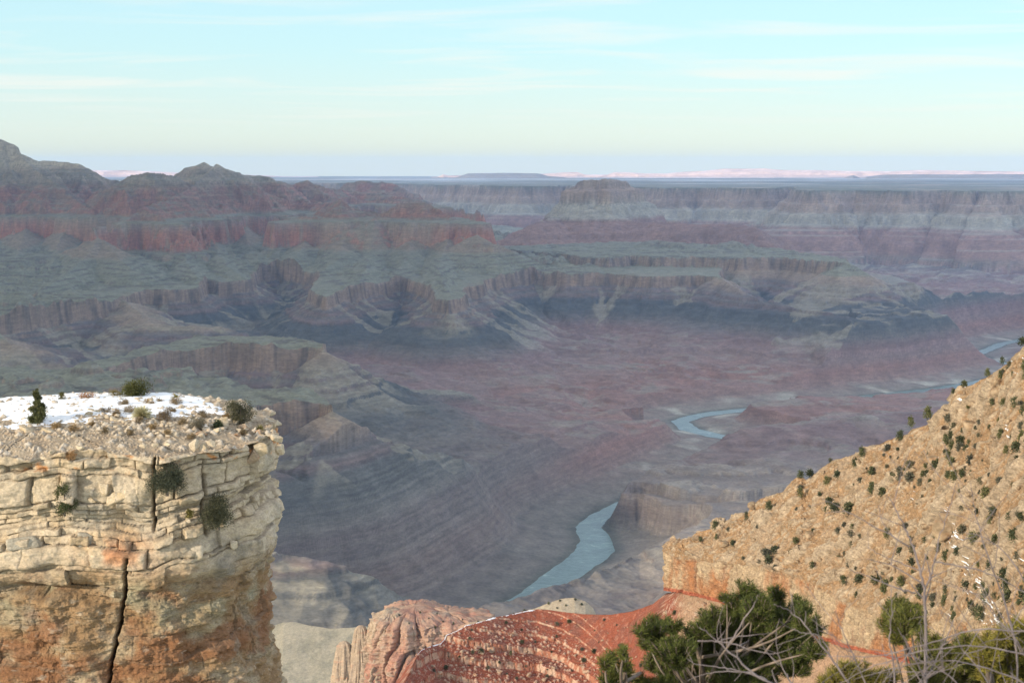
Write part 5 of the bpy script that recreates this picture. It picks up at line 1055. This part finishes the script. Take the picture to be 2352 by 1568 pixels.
# ------------------------------------------------------------------ at the viewpoint: rim ground, pinyons, bare shrub
def rim_ground():
    gx, gy = np.meshgrid(np.linspace(-16, 16, 160), np.linspace(-14, 16, 150))
    z = 1458.3 - .03*gy + .12*fbm2(gx, gy, 2, 4, 501) - np.where(gy > 2.6, (gy-2.6)*.95 + 0*gy, 0) + .25*fbm2(gx, gy, 5, 2, 503)
    C = lerpc(np.full(gx.shape+(3,), (.42, .33, .22)), (.36, .25, .15), sstep(-.1, .3, fbm2(gx, gy, 1.5, 4, 505)))
    tag(mesh_np("ground", np.stack([gx, gy, z], -1), grid_quads(*gx.shape), MAT_ROCK, C), "rocky ground at the edge of the viewpoint", kind="structure")
rim_ground()
NG = ((.045, .060, .014), (.12, .13, .03))
def pinyon(lab, base, blobs, d, seed, cols=NG, dens=1.0, hull=1.0):
    rg = np.random.default_rng(seed); C3 = [(at_d(u+rg.uniform(-5, 5), v+6, d+rg.uniform(-.6, .6)), r*d/3352.*1.3*hull) for u, v, r in blobs]; base = np.array(base)
    root = tag(empty("pinyon_pine", base), lab, "tree"); P, D_, twigs = [], [], []
    paths = [(smooth_path([(0, 0, 0), (0, 0, 0)+(C3[len(C3)//2][0]-base)*.5, C3[len(C3)//2][0]-base], 14), np.linspace(.035, .012, 14))]
    hub = (C3[len(C3)//2][0]-base)
    for c, r in C3:
        cc = c-base; st = hub*rg.uniform(.35, .9); paths.append((smooth_path([st, lerp(st, cc, .55)+rg.normal(0, .05, 3), cc], 9), np.linspace(.013, .004, 9)))
        nt_ = max(12, int(140*(r/.14)**2*dens))
        for _ in range(nt_):
            a = rg.normal(size=3); a /= np.linalg.norm(a); a[2] = a[2]*.8+.25; tip = cc + a*r*rg.uniform(.35, 1.0); st2 = cc+a*r*.05; dv = tip-st2; dv /= np.linalg.norm(dv)+1e-9; dv = dv*.6+np.array([0, 0, .5]); dv /= np.linalg.norm(dv)
            tw = tip-dv*.06; twigs.append((np.array([tw, tip]), .0035)); nn = 42
            t = rg.random(nn); pp = tw+(tip-tw)*t[:, None]*1.1; q = rg.normal(size=(nn, 3)); q -= (q@dv)[:, None]*dv; q /= np.linalg.norm(q, axis=1, keepdims=True); P.append(pp); D_.append((q*.75+dv*.75)/1.06)
    P, D_ = np.concatenate(P), np.concatenate(D_); V, q = quads_at(P, D_, rg.uniform(.028, .046, len(P)), .0034, rg)
    t = rg.random(len(P))[:, None]; shade = np.repeat(rg.normal(1, .16, len(P)//42), 42)[:, None]; C = np.repeat(np.clip((np.array(cols[0])*(1-t)+np.array(cols[1])*t)*shade, .01, .5), 4, axis=0)
    mesh_np("needles", V, q, MAT_NEEDLE, C, smooth=False, parent=root)
    V, q = tubes(paths+twigs); mesh_np("branches", V, q, MAT_BARK, parent=root)
pinyon("dark green pinyon pine in front of the red slope at the bottom", at_d(1690, 1900, 9.5), [(1715, 1355, 22), (1735, 1375, 22), (1780, 1358, 16), (1775, 1385, 22), (1830, 1378, 15), (1845, 1395, 16), (1680, 1388, 20), (1672, 1365, 12), (1740, 1400, 34), (1700, 1415, 34), (1800, 1410, 32), (1850, 1425, 26), (1880, 1440, 14), (1640, 1422, 28), (1620, 1440, 24), (1665, 1450, 40), (1725, 1450, 46), (1790, 1455, 44), (1840, 1470, 34),
  (1590, 1455, 24), (1600, 1490, 36), (1530, 1430, 16), (1500, 1422, 14), (1482, 1445, 20), (1510, 1450, 24), (1550, 1435, 18), (1485, 1470, 20), (1520, 1480, 30), (1560, 1500, 36), (1640, 1510, 44), (1700, 1505, 46), (1770, 1510, 44), (1820, 1520, 40), (1680, 1555, 46), (1610, 1550, 40), (1740, 1560, 44), (1545, 1545, 34), (1870, 1490, 22), (1500, 1520, 22)], 9.5, 801)
pinyon("small pinyon sprig at the left of the dark pine", at_d(1420, 1800, 9.0), [(1402, 1500, 12), (1395, 1518, 14), (1425, 1488, 12), (1436, 1495, 10), (1410, 1535, 16), (1400, 1555, 20), (1440, 1520, 14), (1445, 1545, 18), (1490, 1560, 18), (1480, 1575, 24), (1530, 1575, 22), (1420, 1585, 24)], 9.0, 802)
pinyon("lit green pinyon pine behind the bare branches", at_d(2080, 1900, 8.5), [(2070, 1388, 20), (2050, 1405, 22), (2085, 1410, 26), (2100, 1395, 14), (2040, 1430, 22), (2070, 1435, 28), (2105, 1430, 16), (2120, 1455, 14), (2060, 1455, 20), (2130, 1490, 28), (2160, 1470, 18), (2180, 1500, 30), (2220, 1480, 26), (2150, 1530, 36), (2210, 1530, 36), (2120, 1560, 36), (2190, 1565, 38), (2260, 1550, 34)], 8.5, 803, cols=((.07, .08, .016), (.18, .17, .04)))
pinyon("yellow green pinyon pine at the bottom right corner", at_d(2330, 1900, 7.5), [(2330, 1425, 14), (2300, 1450, 22), (2345, 1450, 26), (2270, 1470, 24), (2320, 1490, 36), (2260, 1505, 30), (2350, 1520, 40), (2290, 1540, 40), (2340, 1565, 40), (2385, 1480, 40)], 7.5, 804, cols=((.08, .085, .016), (.20, .18, .04)))
pinyon("low olive pinyon branch at the bottom between the two pines", at_d(1970, 1900, 8.0), [(1950, 1535, 20), (1930, 1555, 26), (1975, 1550, 28), (2010, 1560, 26), (2040, 1548, 18), (1900, 1570, 28), (1960, 1580, 30)], 8.0, 805, cols=((.08, .085, .018), (.18, .16, .04)))
def ridge_top_shrubs():
    rg = np.random.default_rng(15)
    for i, (u, v) in enumerate([(918, 1414), (940, 1432), (965, 1408), (985, 1421), (1004, 1410), (1018, 1428), (1042, 1434), (958, 1446), (1000, 1444), (1062, 1424), (1098, 1428), (1118, 1424), (1260, 1388), (1286, 1381), (1300, 1392), (1322, 1378), (1336, 1390), (1280, 1397), (1180, 1410), (1205, 1404)]):
        r = ray(u, v); best = None
        p = at_d(u, v, 1440 + (10 if u > 1080 else 0)); dg = bpy.context.evaluated_depsgraph_get() if i == 0 else ridge_top_shrubs.dg; ridge_top_shrubs.dg = dg
        hit, loc, *_ = S.ray_cast(dg, Vector((0, 0, CAMZ)) + Vector(r/np.linalg.norm(r))*1000, Vector(r/np.linalg.norm(r)))
        if not hit or loc.y > 1700: continue
        o = bpy.data.objects.new("desert_shrub", PROTO[int(rg.choice([0, 1, 3]))]); s = rg.uniform(.7, 1.25); o.location = loc; o.scale = (s, s, s*.85); link(o)
        w = "on top of the pink buttress" if u < 1080 else "on the tan ridge behind the red slope"
        tag(o, f"small dark round shrub {w}", "shrub", f"small shrubs {w}")
ridge_top_shrubs()
def bare_shrub():
    base = at_d(2180, 2050, 4.6); rg = np.random.default_rng(9); D0 = 4.6
    def twig(P, r0, r1, depth):
        P3 = [at_d(u, v, d) for u, v, d in P]; n = max(8, len(P)*4); Q_ = smooth_path(P3, n); Q_[1:-1] += rg.normal(0, .0016, (n-2, 3)); r0, r1 = r0*.66, r1*.75; paths = [(Q_, np.linspace(r0, r1, n))]
        if depth > 0:
            L_ = np.linalg.norm(np.diff(Q_, axis=0), axis=1).sum()
            for _ in range(int(L_*(11 if depth == 2 else 9))+1):
                k = int(rg.uniform(.12, .95)*n); k = min(max(k, 1), n-2); t = Q_[k+1]-Q_[k-1]; t /= np.linalg.norm(t); s = rg.normal(size=3); s[1] *= .5; s -= (s@t)*t; s /= np.linalg.norm(s)
                dv = t*.75+s*.7; ln = rg.uniform(.05, .20)*(1.4 if depth == 2 else .7); R = np.interp(k, [0, n], [r0, r1])*.6
                m = 8; c = rg.normal(0, .12, 3); pts_ = [Q_[k]]; 
                for j in range(1, m): dv = dv+c*.25+rg.normal(0, .09, 3)+np.array([0, 0, .03]); dv /= np.linalg.norm(dv); pts_.append(pts_[-1]+dv*ln/m)
                paths.append((np.array(pts_), np.linspace(R, max(R*.4, .0008), m)))
                if depth > 1 and rg.random() < .7:
                    q = pts_[m//2]; dv2 = dv*.6+rg.normal(0, .5, 3); dv2 /= np.linalg.norm(dv2); paths.append((np.array([q+dv2*ln*.4*j/5+np.array([0, 0, .004*j]) for j in range(6)]), np.linspace(R*.6, .0007, 6)))
        return paths
    S_ = []
    M = lambda d, *uv: [(u, v, d) for u, v in uv]
    trunk = twig(M(4.6, (2150, 1800), (2130, 1660), (2124, 1568), (2127, 1480), (2126, 1419), (2123, 1353), (2115, 1314), (2104, 1272), (2089, 1235), (2073, 1204), (2055, 1162), (2040, 1140)), .0105, .0016, 2)
    for P, a, c, dp in (
      (M(4.6, (2124, 1360), (2139, 1314), (2148, 1288), (2153, 1249), (2168, 1204), (2184, 1159), (2195, 1110)), .005, .0012, 1), (M(4.5, (2102, 1361), (2060, 1351), (2008, 1330), (1953, 1306)), .0042, .0012, 1),
      (M(4.5, (2089, 1255), (2047, 1228), (1995, 1202), (1924, 1162), (1880, 1140)), .004, .001, 1), (M(4.6, (2148, 1290), (2200, 1298), (2260, 1310), (2330, 1345), (2400, 1390)), .004, .0014, 1), (M(4.6, (2112, 1310), (2060, 1290), (2010, 1268), (1985, 1250)), .0028, .001, 1),
      (M(4.8, (2330, 1700), (2340, 1500), (2310, 1380), (2260, 1260), (2240, 1180), (2230, 1110)), .006, .001, 2), (M(4.4, (1900, 1640), (1800, 1580), (1731, 1550), (1690, 1510), (1669, 1490), (1627, 1453), (1605, 1440)), .0075, .0016, 1),
      (M(4.4, (1672, 1482), (1703, 1430), (1736, 1383), (1742, 1365)), .0048, .001, 0), (M(4.4, (1602, 1471), (1650, 1471), (1680, 1476), (1722, 1492), (1766, 1501), (1800, 1497), (1823, 1485)), .004, .0012, 1), (M(4.4, (1655, 1469), (1685, 1462), (1741, 1455), (1782, 1453)), .0028, .001, 0),
      (M(4.5, (1760, 1560), (1731, 1547), (1673, 1536), (1650, 1529), (1593, 1525), (1577, 1509)), .0042, .001, 1), (M(4.5, (1731, 1545), (1660, 1540), (1617, 1547), (1580, 1562)), .0036, .001, 1), (M(4.5, (1990, 1640), (1930, 1540), (1902, 1502), (1870, 1455), (1835, 1418), (1800, 1395), (1777, 1386)), .006, .0012, 1),
      (M(4.5, (1910, 1510), (1890, 1460), (1850, 1452), (1820, 1445)), .0035, .001, 1), (M(4.6, (1850, 1640), (1820, 1570), (1790, 1520), (1780, 1460), (1790, 1420)), .005, .001, 1), (M(4.7, (2080, 1700), (2000, 1600), (1960, 1500), (1930, 1440), (1920, 1400)), .005, .001, 2),
      (M(4.4, (2500, 1560), (2352, 1500), (2240, 1480), (2120, 1490), (2000, 1530), (1900, 1580)), .005, .001, 2), (M(4.3, (2500, 1440), (2352, 1450), (2250, 1440), (2150, 1470), (2060, 1500), (1950, 1510), (1870, 1500)), .0048, .001, 2),
      (M(4.5, (2450, 1620), (2300, 1540), (2180, 1510), (2060, 1530), (1960, 1560)), .0045, .001, 2), (M(4.7, (2040, 1700), (2060, 1560), (2040, 1470), (2050, 1400), (2046, 1345)), .0055, .0012, 1), (M(4.5, (2420, 1700), (2380, 1560), (2330, 1460), (2280, 1380), (2250, 1340)), .0055, .0012, 2),
      (M(4.8, (2430, 1500), (2352, 1320), (2300, 1260), (2260, 1230), (2215, 1222)), .0045, .001, 1), (M(4.6, (1980, 1700), (1870, 1590), (1760, 1590), (1700, 1600)), .006, .0015, 1), (M(4.4, (2250, 1700), (2230, 1600), (2160, 1530), (2080, 1500), (2000, 1490)), .005, .001, 2), (M(4.7, (2300, 1640), (2270, 1560), (2200, 1480), (2190, 1430), (2160, 1400)), .0045, .001, 2)):
        S_.append((twig(P, a, c, dp)))
    root = tag(empty("bare_shrub", base), "leafless grey pink shrub whose twigs cross the bottom right corner", "shrub")
    V, q = tubes(trunk, 6); mesh_np("main_stem", V-base, q, MAT_WOOD, parent=root)
    for s in S_:
        V, q = tubes(s, 5); mesh_np("branch", V-base, q, MAT_WOOD, parent=root)
bare_shrub()

for o in list(S.objects):
    if o.parent is None and o.type in ('MESH', 'EMPTY') and 'category' not in o: o['category'] = ' '.join(o.name.split('.')[0].split('_')[-2:])
